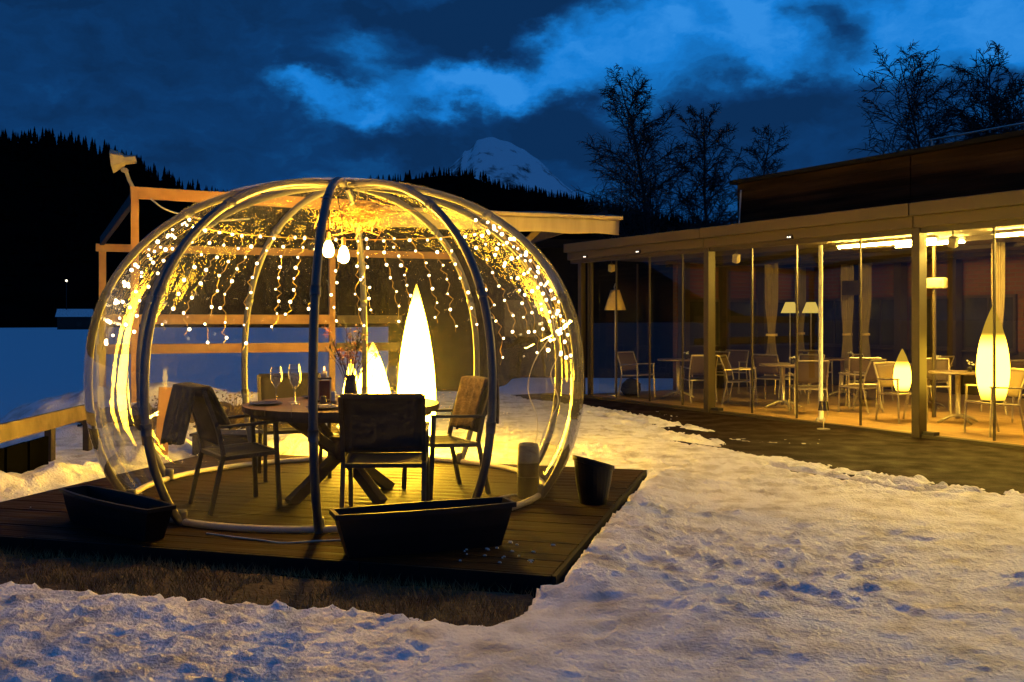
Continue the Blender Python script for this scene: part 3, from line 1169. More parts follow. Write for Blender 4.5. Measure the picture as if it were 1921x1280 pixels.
# ================================================================== chairs
def garden_chair(name, loc, rz, label, group, frame, sling, w=.56, arms=True, round_=False, back_h=.90, armz=.655):
    """faces local +Y"""
    t = empty(name, loc, rz, label, 'chair', group)
    hw = w / 2
    sec = .030

    def bar(mb, a, b):
        if round_:
            mb.tube([a, b], .0145, 8)
        else:
            mb.bar(a, b, sec, sec, up=(0, 1, .01))
        return mb
    for sx in (-1, 1):
        x = sx * hw
        # front leg runs up to the arm; rear leg bends into the back post
        bar(MB(), (x, .235, 0), (x, .205, armz if arms else .44)).build('leg', frame, t, smooth=False)
        rear = MB()
        bar(rear, (x, -.28, 0), (x, -.185, .43))
        rear.build('leg', frame, t)
        up = MB()
        bar(up, (x, -.185, .43), (x, -.225, .62))
        bar(up, (x, -.225, .62), (x, -.325, back_h))
        up.build('back_post', frame, t)
        if arms:
            a = MB()
            a.bar((x, .225, armz), (x, -.235, armz - .02), .042, .022)
            a.build('armrest', frame, t, bevel=.004)
        r_ = MB()
        bar(r_, (x, .215, .425), (x, -.19, .405))
        r_.build('seat_rail', frame, t)
    c = MB()
    bar(c, (-hw, .215, .425), (hw, .215, .425))
    bar(c, (-hw, -.185, .405), (hw, -.185, .405))
    c.build('cross_rail', frame, t)
    c = MB()
    bar(c, (-hw, -.325, back_h), (hw, -.325, back_h))
    c.build('top_rail', frame, t)
    # slung seat and back
    n = 9
    P = np.zeros((n, n, 3))
    for i in range(n):
        for j in range(n):
            u, v = i / (n - 1), j / (n - 1)
            sag = math.sin(PI * u) * math.sin(PI * v) * .022
            P[i, j] = (-hw + .012 + (w - .024) * u, -.19 + .41 * v, .415 + .018 * v - sag)
    MB().grid(P).build('seat', sling, t, smooth=True, solid=.006)
    for i in range(n):
        for j in range(n):
            u, v = i / (n - 1), j / (n - 1)
            z = .50 + (back_h - .015 - .50) * v
            yy = np.interp(z, [.43, .62, back_h], [-.185, -.225, -.325])
            P[i, j] = (-hw + .010 + (w - .02) * u, yy - math.sin(PI * u) * .025 * math.sin(PI * min(1, v * 1.3 + .1)), z)
    MB().grid(P).build('backrest', sling, t, smooth=True, solid=.006)
    return t


DZK = .141


def face(dx, dy):
    return math.atan2(-dx, dy)          # rotation that turns local +Y to (dx, dy)


TC = Vector((-1.37, 7.75))          # table centre
c1 = garden_chair('dining_chair', (-2.10, 7.33, DZK), face(.84, .54), 'dark armchair with a grey blanket over its back, nearest the dome doorway', 'chairs in the dome', M['frame_dark'], M['sling'])
c2 = garden_chair('dining_chair', (-1.98, 8.72, DZK), face(.35, -.93), 'dark chair behind the round table, facing the wine glasses', 'chairs in the dome', M['frame_dark'], M['sling'])
c3 = garden_chair('dining_chair', (-.90, 6.86, DZK), face(-.04, 1), 'dark armchair seen from behind in front of the round table', 'chairs in the dome', M['frame_dark'], M['sling'])
c4 = garden_chair('dining_chair', (-.57, 7.93, DZK), face(-.88, -.47), 'dark armchair with a shaggy throw, beside the white standing lamp', 'chairs in the dome', M['frame_dark'], M['sling'])

# blanket over the doorway chair's back
def drape(name, chair, mt, label, cat, w, f_len, b_len, th, fold=.02, seed=1, scallop=0.0, dz=0, flare=0.0):
    o = empty(name, chair.location, chair.rotation_euler.z, label, cat)
    rr = random.Random(seed)
    n, mN = 17, 25
    P = np.zeros((mN, n, 3))
    tot = f_len + b_len
    for j in range(n):
        u = j / (n - 1) - .5
        fl = f_len * (1 + rr.uniform(-.05, .05) + .12 * u)
        bl = b_len * (1 + rr.uniform(-.06, .06) - .15 * u)
        if scallop:
            fl += scallop * math.sin(j * 2.6)
            bl += scallop * math.sin(j * 2.6 + 1)
        for i in range(mN):
            f = i / (mN - 1) * 2 - 1
            wv = math.sin(u * 21 + f) * fold * min(1, abs(f) * 1.6)
            if f < 0:
                d = -f * bl
                z = .925 + dz - max(0, d - .03)
                y = -.330 - .030 - min(d, .03) - d * .02 + d * .10 - wv - .02 * abs(f) - flare * d
            else:
                d = f * fl
                z = .925 + dz - max(0, d - .03)
                y = -.322 + min(d, .03) + d * (.32 + flare) + wv * .6
            P[i, j] = (u * w * (1 - .06 * abs(f)), y, z)
    MB().grid(P).build('cloth', mt, o, smooth=True, solid=th)
    return o


drape('blanket', c1, M['blanket'], 'dark grey folded blanket hung over the doorway chair', 'blanket', .56, .32, .44, .026, .020, 3, flare=.22)
fur = drape('fur_throw', c4, M['fur'], 'brown shaggy throw hung over the chair beside the standing lamp', 'throw', .46, .42, .34, .022, .022, 5, .025)

# ================================================================== round table
table = empty('round_table', (TC.x, TC.y, DZK), R(12), 'round wooden table with crossed legs inside the dome', 'table')
TH = .745
for k in range(8):      # boards of the top, cut to a circle
    x0, x1 = -.78 + k * .195 + .0015, -.78 + (k + 1) * .195 - .0015
    mb = MB()
    xs_ = np.linspace(x0, x1, 7)
    top, bot = [], []
    edge = [(x, math.sqrt(max(1e-6, .782 ** 2 - x * x))) for x in xs_]
    loop = [(x, y) for x, y in edge] + [(x, -y) for x, y in reversed(edge)]
    n = len(loop)
    vs = [(x, y, TH) for x, y in loop] + [(x, y, TH - .045) for x, y in loop]
    mb.add(vs, [tuple(reversed(range(n))), tuple(range(n, 2 * n))] + [(i, (i + 1) % n, n + (i + 1) % n, n + i) for i in range(n)])
    mb.build('top_board', M['table_wood'], table)
MB().lathe([(.70, TH - .085), (.72, TH - .085), (.72, TH - .046), (.70, TH - .046)], 40).build('apron', M['table_leg'], table)
for k in range(4):
    a = R(35) + k * PI / 2
    d = Vector((math.cos(a), math.sin(a), 0))
    MB().bar(d * .50 + Vector((0, 0, .0)), d * -.06 + Vector((0, 0, .40)), .075, .085).build('leg', M['table_leg'], table, bevel=.006)
    MB().bar(d * .06 + Vector((0, 0, .36)), d * .48 + Vector((0, 0, TH - .09)), .070, .080).build('brace', M['table_leg'], table, bevel=.006)
MB().lathe([(.09, .30), (.11, .33), (.11, .45), (.09, .48)], 16).build('hub', M['table_leg'], table)


def on_table(dx, dy):
    return (TC.x + dx, TC.y + dy, DZK + TH + .001)


WG = MB().lathe([(.0, .0), (.036, .001), (.034, .004), (.006, .010), (.0045, .05), (.0045, .105), (.012, .118), (.034, .150), (.042, .182), (.038, .225), (.031, .255)], 20)
WG.f.pop()          # open mouth
wg_me = WG.mesh('bowl', M['wineglass'], True)
for dx, dy, sc, lab in ((-.53, -.02, 1.15, 'tall wine glass nearest the rim on the doorway side of the table'),
                        (-.40, .06, 1.22, 'taller wine glass beside the dark front rib of the dome'),
                        (-.36, -.10, 1.1, 'wine glass half hidden by the dark front rib'),
                        (.27, .10, 1.12, 'wine glass standing out against the shorter white lamp'),
                        (.40, .02, 1.18, 'wine glass between the two white standing lamps'),
                        (.46, .20, 1.1, 'wine glass beside the taller white standing lamp')):
    o = place(wg_me, 'wine_glass', None, on_table(dx, dy), (0, 0, 0), (sc, sc, sc))
    tag(o, lab, 'glass', 'wine glasses on the round table')
for dx, dy, lab in ((-.58, -.16, 'dark plate at the doorway side of the round table'), (-.05, -.52, 'dark plate at the near side of the round table'),
                    (.52, -.20, 'dark plate in front of the shaggy chair'), (-.30, .48, 'dark plate at the far side of the round table')):
    o = MB().lathe([(.0, .006), (.08, .006), (.13, .016), (.135, .018), (.085, .0), (.0, .0)], 28).build('plate', M['plate'], None, smooth=True, loc=on_table(dx, dy))
    tag(o, lab, 'plate', 'plates on the round table')
for dx, dy, a, lab in ((-.10, -.36, .3, 'folded pale napkin by the near plate'), (.10, -.50, -.2, 'rolled pale napkin by the front chair')):
    o = empty('napkin', on_table(dx, dy), a, lab, 'napkin')
    MB().box((0, 0, .006), (.20, .055, .010)).build('lower_fold', M['napkin'], o, bevel=.003)
    MB().box((.004, .004, .016), (.19, .050, .008), Matrix.Rotation(.06, 3, 'Z')).build('upper_fold', M['napkin'], o, bevel=.003)
# lantern with candle
lt = empty('candle_lantern', on_table(-.17, .12), .25, 'small dark red candle lantern beside the dried flowers', 'lantern')
MB().box((0, 0, .008), (.11, .11, .016)).build('base', M['vase'], lt)
for sx in (-1, 1):
    for sy in (-1, 1):
        MB().box((sx * .049, sy * .049, .10), (.010, .010, .17)).build('post', M['steel'], lt)
MB().box((0, 0, .10), (.084, .084, .15)).build('red_glass', M['red_lantern'], lt)
MB().box((0, 0, .192), (.112, .112, .012)).build('lid', M['vase'], lt)
cd = empty('candle', (on_table(-.17, .12)[0], on_table(-.17, .12)[1], DZK + TH + .199), 0, 'short burning candle on top of the red lantern', 'candle')
MB().lathe([(.0, 0), (.022, 0), (.022, .05), (.0, .052)], 14).build('wax', M['napkin'], cd, smooth=True)
MB().lathe([(.0, .055), (.007, .064), (.005, .080), (.0, .095)], 10).build('flame', M['flame'], cd, smooth=True)
# salt pots and small holders in the middle
for k, (dx, dy, h, mt, lab) in enumerate(((-.06, -.06, .10, 'steel', 'small steel pepper mill in the middle of the round table'), (-.13, -.12, .07, 'vase', 'small dark jar in front of the lantern'), (.15, -.14, .075, 'grey_plastic', 'small grey pot by the front chair'))):
    o = MB().lathe([(.0, 0), (.026, 0), (.028, h * .3), (.020, h * .6), (.024, h * .85), (.015, h), (.0, h * 1.02)], 16).build('table_pot', M[mt], None, smooth=True, loc=on_table(dx, dy))
    tag(o, lab, 'pot')
# vase of dried flowers
vz = empty('flower_vase', on_table(.05, .10), 0, 'dark vase of dried flowers and berries on the round table', 'vase')
MB().lathe([(.0, 0), (.055, 0), (.062, .05), (.050, .14), (.038, .19), (.045, .22), (.036, .22), (.030, .19), (.0, .02)], 20).build('vase_body', M['vase'], vz, smooth=True)
rr = random.Random(17)
for k in range(26):
    a = rr.uniform(0, 2 * PI)
    sp = rr.uniform(.04, .24)
    h = rr.uniform(.34, .66)
    p0 = Vector((rr.uniform(-.02, .02), rr.uniform(-.02, .02), .06))
    p2 = Vector((math.cos(a) * sp, math.sin(a) * sp, h))
    p1 = p0.lerp(p2, .5) + Vector((0, 0, .05))
    sm = MB().tube([p0, p1, p2], [.003, .0025, .0015], 4, cap=False).build('stem', M['dry_stem'], vz)
    fl = MB()
    kind = k % 3
    if kind == 0:       # berries along the tip
        for j in range(9):
            c = p1.lerp(p2, .3 + .7 * j / 8) + Vector((rr.gauss(0, .018), rr.gauss(0, .018), rr.gauss(0, .01)))
            fl.lathe([(0, -.009), (.008, -.004), (.008, .004), (0, .009)], 6, c=tuple(c))
        fl.build('berries', M['berry'], sm, smooth=True)
    elif kind == 1:     # dark blades
        for j in range(12):
            c = p1.lerp(p2, .2 + .8 * j / 11)
            b0 = rr.uniform(0, 2 * PI)
            e = c + Vector((math.cos(b0) * .055, math.sin(b0) * .055, .05))
            s_ = Vector((-math.sin(b0), math.cos(b0), 0)) * .006
            fl.add([c - s_, c + s_, e], [(0, 1, 2)])
        fl.build('leaves', M['dark_leaf'], sm)
    else:               # feathery orange heads
        for j in range(26):
            d = Vector((rr.gauss(0, 1), rr.gauss(0, 1), rr.gauss(.3, 1))).normalized()
            c = p2 + Vector((rr.gauss(0, .02), rr.gauss(0, .02), rr.gauss(0, .02)))
            e = c + d * rr.uniform(.02, .05)
            s_ = d.orthogonal().normalized() * .004
            fl.add([c - s_, c + s_, e], [(0, 1, 2)])
        fl.build('petals', M['dry_flower'], sm)


# ================================================================== white standing lamps behind the dome
def drop_lamp(name, loc, h, w, mt, label, group, foot=True):
    o = empty(name, loc, 0, label, 'lamp', group)
    pr = []
    for i in range(25):
        f = i / 24
        # rounded base, belly at a quarter of the height, long straight taper to the tip
        if f < .30:
            r = .70 + .30 * math.sin(PI / 2 * f / .30)
        else:
            g = (f - .30) / .70
            r = (1 - g ** 1.95)
        pr.append((max(.0, r * w / 2), .03 + f * (h - .03)))
    pr[-1] = (0, h)
    sh = MB()
    sh.lathe([(0, .03)] + pr, 28)
    sh.build('shade', M[mt], o, smooth=True)
    MB().lathe([(.0, 0), (w * .30, 0), (w * .32, .012), (w * .32, .028), (0, .028)], 20).build('foot', M['grey_plastic'], o, smooth=True)
    return o


GL = 'standing lamps behind the dome'
drop_lamp('standing_lamp', (-1.04, 10.45, .05), 1.90, .42, 'lamp_tall', 'tallest white flame-shaped standing lamp, behind the dome', GL)
drop_lamp('standing_lamp', (-1.53, 10.55, .05), 1.27, .44, 'lamp_mid', 'shorter white flame-shaped lamp behind the wine glasses', GL)
drop_lamp('standing_lamp', (-1.80, 10.75, .05), 1.10, .24, 'lamp_low', 'smallest white flame-shaped lamp, half hidden by the dried flowers', GL)


# ================================================================== things on the deck outside and inside the dome
def planter(loc, rz, L, label, group, tilt=0):
    o = empty('planter_box', loc, rz, label, 'planter', group)
    o.rotation_euler = (tilt, 0, rz)
    H, Wt, Wb, Lt, Lb = .27, .27, .19, L, L * .86
    def ring(l, w, z, bow=0):
        pts = []
        n = 9
        for i in range(n):
            u = i / (n - 1) * 2 - 1
            pts.append((u * l / 2, -w / 2 * (1 - bow * u * u), z))
        for i in range(n):
            u = 1 - i / (n - 1) * 2
            pts.append((u * l / 2, w / 2 * (1 - bow * u * u), z))
        return pts
    rings = [ring(Lb, Wb, 0, .30), ring(Lb + (Lt - Lb) * .5, Wb + (Wt - Wb) * .5, H * .5, .30), ring(Lt - .02, Wt - .02, H - .03, .3), ring(Lt + .02, Wt + .02, H - .03, .3), ring(Lt + .02, Wt + .02, H, .3), ring(Lt - .03, Wt - .03, H, .3), ring(Lb, Wb - .02, .10, .30)]
    n = len(rings[0])
    vs = [p for r_ in rings for p in r_]
    fs = [tuple(reversed(range(n)))]
    for k in range(len(rings) - 1):
        for i in range(n):
            j = (i + 1) % n
            fs.append((k * n + i, k * n + j, (k + 1) * n + j, (k + 1) * n + i))
    MB().add(vs, fs).build('trough', M['black_plastic'], o)
    s_ = MB().add(ring(Lb + .02, Wb, .16, .3), [tuple(range(n))]).build('earth', M['soil'], o)
    return o


planter((-.54, 5.93, DZK), R(21), 1.12, 'long black planter trough standing in front of the dome', 'black planters round the dome')
planter((-2.69, 6.50, DZK), R(-40), 1.12, 'long black planter trough at the dome doorway, by the snow bank', 'black planters round the dome').scale = (1.05, 1, .82)
pot = empty('plant_pot', (.63, 7.43, DZK), R(20), 'black round pot with slanting rim on the deck corner', 'pot')
pr = [(0, 0), (.105, 0), (.135, .16), (.150, .29), (.162, .295), (.162, .33), (.146, .33), (.125, .16), (0, .12)]
mb = MB().lathe(pr, 28)
mb.v = [(x, y, z - (x * .28 if z > .2 else 0)) for x, y, z in mb.v]
mb.build('pot_body', M['black_plastic'], pot, smooth=False)
MB().lathe([(0, .14), (.118, .15)], 20).build('earth', M['soil'], pot)
ht = empty('heater', (.13, 7.66, DZK), 0, 'small grey and black cylindrical heater inside the dome edge', 'heater')
MB().lathe([(0, 0), (.085, 0), (.088, .01), (.088, .17), (0, .17)], 24).build('base', M['black_plastic'], ht, smooth=False)
MB().lathe([(0, .172), (.086, .172), (.088, .30), (.082, .42), (.074, .43), (0, .43)], 24).build('housing', M['grey_plastic'], ht, smooth=False)
MB().lathe([(0, .4305), (.05, .4305), (.05, .436), (0, .436)], 20).build('top_grille', M['black_plastic'], ht)


def cord(name, pts, r, label, mt='cable'):
    P = [Vector(p) for p in pts]
    out_ = []
    for i in range(len(P) - 1):
        p0, p1, p2, p3 = P[max(i - 1, 0)], P[i], P[i + 1], P[min(i + 2, len(P) - 1)]
        for k in range(6):
            t = k / 6
            out_.append(.5 * ((2 * p1) + (p2 - p0) * t + (2 * p0 - 5 * p1 + 4 * p2 - p3) * t * t + (3 * p1 - p0 - 3 * p2 + p3) * t ** 3))
    out_.append(P[-1])
    o = MB().tube(out_, r, 5).build(name, M[mt], None, smooth=True)
    tag(o, label, 'cable')


z0 = DZK + .006
cord('power_cable', [(-2.02, 6.35, z0), (-1.8, 6.24, z0), (-1.62, 6.16, z0), (-1.45, 6.08, z0), (-1.28, 6.12, z0), (-1.1, 6.16, z0), (-.98, 6.14, z0)], .006, 'thin pale cable lying along the near base pipe')
cord('power_cable', [(.12, 7.80, z0), (-.02, 7.72, z0), (-.12, 7.52, z0 + .01), (-.13, 7.2, z0), (-.22, 6.9, z0), (-.32, 6.60, z0), (-.36, 6.45, z0)], .007, 'pale cable running from the heater to the front planter')
cord('power_cable', [(.34, 8.7, 2.05), (.42, 8.5, 1.80), (.36, 8.45, 1.55), (.42, 8.42, 1.3), (.34, 8.40, 1.08), (.40, 8.3, .85), (.28, 8.2, .62), (.22, 8.0, .45), (.14, 7.8, z0 + .01)], .005, 'pale cable dangling down the inside of the dome to the heater')
cord('power_cable', [(.44, 8.55, 1.75), (.36, 8.5, 1.45), (.20, 8.42, 1.2), (.14, 8.40, .95), (.22, 8.3, .70), (.20, 8.2, .5)], .004, 'second dangling cable crossing the first inside the dome')
# leftover ice on the deck
rng = np.random.default_rng(8)
mb = MB()
for i in range(30):
    u, v = (rng.uniform(-.75, -.12), rng.uniform(.10, .9)) if i < 22 else (rng.uniform(-4.3, -3.3), rng.uniform(.2, 1.6))
    p = DK + EX * u + EY * v
    L, w = rng.uniform(.003, .018) * (2 if i % 9 == 0 else 1), rng.uniform(.0015, .0045)
    mb.box((p.x, p.y, DZK + .003), (L * 2, w * 2, .008), rotz(rng.uniform(-.6, .2)), .6)
tag(mb.build('ice', M['snow']), 'scraps of ice left on the deck boards', 'ice', kind='stuff')

# ================================================================== timber pergola and awning behind the dome
PE = Vector((.94, .341)).normalized()
PN = Vector((-PE.y, PE.x))
PA = Vector((-5.11, 13.0))


def PP(s, t, z):
    return (PA.x + PE.x * s + PN.x * t, PA.y + PE.y * s + PN.y * t, z)


pg = empty('pergola', (0, 0, 0), 0, 'open timber pergola frame behind the dome', 'pergola')
for s, t, zt in ((0, 0, 3.30),):
    MB().bar(PP(s, t, -.1), PP(s, t, zt), .10, .10, up=PN.to_3d()).build('post', M['timber'], pg, bevel=.006)
for s, t, zt in ((-.62, 3.9, 2.76), (3.30, 3.9, 2.80)):
    MB().bar(PP(s, t, -1.5), PP(s, t, zt), .11, .11, up=PN.to_3d()).build('post', M['timber'], pg, bevel=.006)
MB().bar(PP(-.06, -.01, 3.28), PP(3.3, -.01, 3.22), .07, .16).build('front_beam', M['timber'], pg, bevel=.006)
MB().bar(PP(-.72, 3.82, 2.79), PP(5.6, 3.82, 2.79), .07, .13).build('back_beam', M['timber'], pg, bevel=.006)
for s in (0.0, 3.5, 7.1):
    MB().bar(PP(s, .10, 3.25), PP(s - .62, 3.80, 2.90), .07, .14).build('rafter', M['dark_timber'], pg, bevel=.006)
for z in (1.565, 1.055):
    MB().bar(PP(-.70, 3.80, z), PP(3.24, 3.80, z), .05, .17).build('rail', M['timber'], pg, bevel=.006)
    MB().bar(PP(3.36, 3.80, z), PP(4.6, 3.80, z), .05, .15).build('rail', M['timber_grey'], pg, bevel=.006)
MB().bar(PP(6.0, .12, 3.05), PP(5.4, .12, 2.5), .06, .09).build('brace', M['timber_grey'], pg)
aw = empty('awning', (0, 0, 0), 0, 'cream awning with hanging valance, beyond the dome and beside the restaurant', 'awning')
AS0, AS1 = 3.1, 7.22
P = np.zeros((30, 7, 3))
for i in range(30):
    for j in range(7):
        s = AS0 + (AS1 - AS0) * i / 29
        f = j / 6
        P[i, j] = PP(s, -.12 + math.sin(i * 1.15) * .012 * f + math.sin(i * .41 + 2) * .012 * f, 3.155 - .235 * f - .01 * math.sin(i * .9) * (f == 1))
MB().grid(P).build('valance', M['awning'], aw, smooth=True, solid=.004)
MB().bar(PP(AS0, -.13, 3.185), PP(AS1 + .05, -.13, 3.185), .07, .055).build('front_bar', M['awning'], aw, bevel=.01)
P = np.zeros((16, 8, 3))
for i in range(16):
    for j in range(8):
        s = AS0 + (AS1 - AS0) * i / 15
        P[i, j] = PP(s, -.12 + 1.7 * j / 7, 3.215 + .09 * math.sin(j / 7 * PI) + .012 * math.sin(i * 1.3))
MB().grid(P).build('canopy', M['awning_top'], aw, smooth=True, solid=.004)
MB().bar(PP(AS0, 1.55, 3.22), PP(AS1, 1.55, 3.22), .10, .10).build('rear_box', M['dark_timber'], aw)
for s in (4.0, 5.6, 6.9):
    MB().bar(PP(s, 0, 3.17), PP(s, 1.5, 3.17), .035, .035).build('arm', M['awning_top'], aw)

# horn-shaped spotlight on the pergola post
hl = empty('floodlight', PP(-.02, -.02, 3.36), 0, 'beige horn-shaped floodlight on top of the pergola post', 'floodlight')
MB().tube([(.0, 0, -.02), (-.06, 0, .10), (-.10, -.02, .24)], .026, 8).build('bracket', M['horn'], hl)
MB().tube([(-.115, -.05, .22), (-.115, .05, .22)], .035, 10).build('hinge', M['horn'], hl)
rot = Euler((0, R(-97), R(15))).to_matrix()
MB().lathe([(.0, -.13), (.06, -.13), (.065, .01), (.09, .03), (.16, .16), (.165, .18), (.0, .17)], 6, c=(-.10, 0, .36), rot=rot).build('housing', M['horn'], hl)
cord('tie_rope', [PP(.20, -.06, 3.20), PP(.40, -.06, 3.06), PP(.75, -.07, 2.97), PP(1.05, -.08, 2.93), PP(1.5, -.1, 2.97)], .012, 'pale slack rope hanging under the pergola beam')

# ================================================================== low rail, bank, odds and ends on the left
rl = empty('low_rail', (0, 0, 0), 0, 'low weathered plank rail beside the snow bank', 'rail')
MB().bar((-4.66, 8.2, .515), (-4.86, 11.2, .515), .05, .17).build('plank', M['timber_grey'], rl, bevel=.006)
for f in (.12, .62, .97):
    x, y = -4.66 - .2 * f, 8.2 + 3 * f
    MB().bar((x - .06, y, -.6), (x - .06, y, .50), .07, .10, up=(0, 1, 0)).build('post', M['dark_timber'], rl)
MB().bar((-4.85, 9.05, -.2), (-5.15, 9.2, .36), .25, .12, up=(0, 1, 0)).build('brace', M['dark_timber'], rl)
for k in range(4):  # added near-black boards standing in for the dark gap under the rail
    MB().box((-4.74 - .015 * k, 8.30 + .46 * k, .10), (.035, .44, .52), rotz(.066)).build('dark_gap_board', M['hill'], rl)
bd = empty('upright_boards', (-3.62, 9.95, .02), R(20), 'pale upright boards standing in the snow by the doorway side of the dome', 'boards')
MB().box((0, 0, .42), (.13, .03, .84), Matrix.Rotation(.06, 3, 'Y')).build('board', M['timber'], bd, bevel=.005)
MB().box((-.15, .05, .34), (.12, .03, .66), Matrix.Rotation(-.10, 3, 'Y')).build('board', M['timber_grey'], bd, bevel=.005)
cr = empty('black_crate', (-3.05, 10.35, .0), R(-8), 'low black crate in the snow behind the doorway chair', 'crate')
MB().box((0, 0, .17), (.66, .40, .30)).build('box', M['black_plastic'], cr, bevel=.012)
MB().box((0, 0, .335), (.70, .44, .03)).build('lid', M['black_plastic'], cr, bevel=.008)
# stones and dry plants on the bank
rr = random.Random(77)
stone_me = []
for k in range(5):
    mb = MB()
    vs, fs = [], []
    for i in range(7):
        th = PI * i / 6
        for j in range(9):
            ph = 2 * PI * j / 9
            r_ = 1 + rr.uniform(-.16, .16)
            vs.append((r_ * math.sin(th) * math.cos(ph), r_ * math.sin(th) * math.sin(ph) * .8, r_ * math.cos(th) * .62))
    for i in range(6):
        for j in range(9):
            fs.append((i * 9 + j, (i + 1) * 9 + j, (i + 1) * 9 + (j + 1) % 9, i * 9 + (j + 1) % 9))
    stone_me.append(mb.add(vs, fs).mesh('boulder', M['rock']))
wallr = empty('rubble_bank', (0, 0, 0), 0, 'rough edge of dark stones under the snow bank behind the dome', 'stone edge')
for k in range(34):
    x = -5.6 + 3.6 * k / 33
    s_ = rr.uniform(.12, .22)
    place(stone_me[k % 5], 'stone', wallr, (x, 12.55 + rr.uniform(-.12, .1), .12 + (k % 2) * .2 + rr.uniform(-.03, .03)), (rr.uniform(-.4, .4), rr.uniform(-.4, .4), rr.uniform(0, 6)), (s_, s_, s_))


def dry_bush(loc, seed, label, n=70, h=.45):
    rr = random.Random(seed)
    o = empty('dry_shrub', loc, 0, label, 'shrub', 'dry shrubs on the bank')
    mb = MB()
    for i in range(n):
        a = rr.uniform(0, 2 * PI)
        L = rr.uniform(.4, 1) * h
        sp = rr.uniform(.1, .8) * L
        p1 = Vector((math.cos(a) * sp * .5, math.sin(a) * sp * .5, L * .6))
        p2 = Vector((math.cos(a) * sp, math.sin(a) * sp, L * rr.uniform(.7, 1)))
        mb.tube([(0, 0, 0), p1, p2], [.005, .004, .002], 3, cap=False)
    mb.build('stems', M['dry_stem'], o)
    fl = MB()
    for i in range(n):
        a = rr.uniform(0, 2 * PI)
        d = rr.uniform(.1, .8) * h * .7
        c = Vector((math.cos(a) * d, math.sin(a) * d, h * rr.uniform(.4, 1)))
        s_ = Vector((rr.gauss(0, 1), rr.gauss(0, 1), rr.gauss(0, 1))).normalized() * .016
        fl.add([c - s_, c + s_, c + s_.orthogonal() * 1.5], [(0, 1, 2)])
    fl.build('leaves', M['dry_stem'], o)


dry_bush((-3.55, 12.3, .15), 1, 'bushy dry shrub on the bank right of the doorway chair', 90, .5)
dry_bush((-4.6, 12.25, .12), 2, 'low dry shrub on the bank behind the pale boards', 70, .45)

# ================================================================== restaurant
rest = empty('restaurant_building', (FO.x, FO.y, 0), FRZ, 'flat-roofed restaurant with a long glazed front', 'building')
LEN, DEP = 15.6, 6.6
PS = [.0, 3.72, 7.72, 11.7, 15.5]
o = MB()
P = np.array([[(s, t, .05) for t in np.linspace(-.06, DEP, 8)] for s in np.linspace(-.1, LEN, 16)])
o.grid(P)
o = o.build('floor', M['floor_in'], rest)
MB().box((LEN / 2 - .05, -.10, .024), (LEN + .1, .16, .048)).build('sill', M['post'], rest)
MB().box((LEN / 2, DEP / 2, 2.80), (LEN, DEP, .06)).build('ceiling', M['ceiling'], rest)
for k in range(4):
    a, b_ = PS[k], PS[k + 1]
    a = -.32 if k == 0 else a
    MB().box(((a + b_) / 2, -.30, 3.005), (b_ - a - .012, .10, .17)).build('fascia_board', M['fascia'], rest, bevel=.006)
    MB().box(((a + b_) / 2, -.20, 2.845), (b_ - a - .012, .12, .15)).build('fascia_board', M['fascia'], rest, bevel=.006)
    MB().box(((a + b_) / 2, -.13, 2.735), (b_ - a - .012, .10, .07)).build('head_rail', M['post'], rest)
MB().box((-.27, DEP / 2 - .3, 3.005), (.10, DEP, .17)).build('fascia_board', M['fascia'], rest)
MB().box((LEN / 2 - .15, DEP / 2 - .15, 2.96), (LEN + .1, DEP - .2, .22)).build('roof', M['roof'], rest)
for k, s in enumerate(PS[1:4]):
    MB().box((s, -.13, 1.42), (.12, .16, 2.84)).build('post', M['post'], rest, bevel=.006)
    MB().box((s + .16, -.11, .055), (.17, .12, .07)).build('post_foot', M['frame_dark'], rest)
for dx, dy, w in ((0, -.12, .11), (.16, -.05, .05), (.24, -.05, .05), (0, .1, .07)):
    MB().box((dx, dy, 1.40), (w, w, 2.76)).build('post', M['post'], rest, bevel=.004)
joints = [.30, 1.05, 2.05, 2.95, 3.72, 4.62, 5.55, 6.72, 7.72, 8.72, 9.7, 10.7, 11.7, 12.7, 13.7, 14.7, 15.5]
for a, b_ in zip(joints[:-1], joints[1:]):
    mb = MB()
    mb.add([(a + .006, -.05, .06), (b_ - .006, -.05, .06), (b_ - .006, -.05, 2.72), (a + .006, -.05, 2.72)], [(0, 1, 2, 3)])
    mb.build('glass_pane', M['glass'], rest)
    if b_ not in PS:
        MB().box((b_, -.05, 1.39), (.022, .030, 2.66)).build('mullion', M['mullion'], rest)
mb = MB()
mb.add([(.06, .26, .06), (.06, 2.28, .06), (.06, 2.28, 2.72), (.06, .26, 2.72)], [(0, 1, 2, 3)])
mb.build('glass_pane', M['glass'], rest)
MB().box((.06, 1.25, 1.39), (.03, .03, 2.66)).build('mullion', M['mullion'], rest)
# corner wall beyond the glazed bay, and the far wall: brick over a row of dark windows
MB().box((.0, 4.47, 1.42), (.12, 4.30, 2.74)).build('corner_wall', M['brick'], rest)
MB().box((.075, 4.47, .50), (.03, 4.30, .88)).build('wainscot', M['inner_wall'], rest)
MB().box((LEN / 2, DEP, 1.42), (LEN, .12, 2.74)).build('back_wall', M['brick'], rest)
MB().box((LEN / 2, DEP - .075, .50), (LEN - .2, .03, .88)).build('wainscot', M['inner_wall'], rest)
MB().box((LEN, DEP / 2, 1.42), (.12, DEP - .14, 2.74)).build('end_wall', M['inner_wall'], rest)
for t0 in (3.0, 4.15, 5.30, 6.30):
    w = 1.02 if t0 < 6 else .5
    win = MB().box((.09, t0, 1.48), (.07, w, 1.06)).build('window', M['mullion'], rest)
    MB().box((.130, t0, 1.48), (.012, w - .12, .94)).build('pane', M['plate'], win)
    MB().box((.150, t0, .96), (.14, w + .04, .035)).build('window_sill', M['inner_wall'], win)
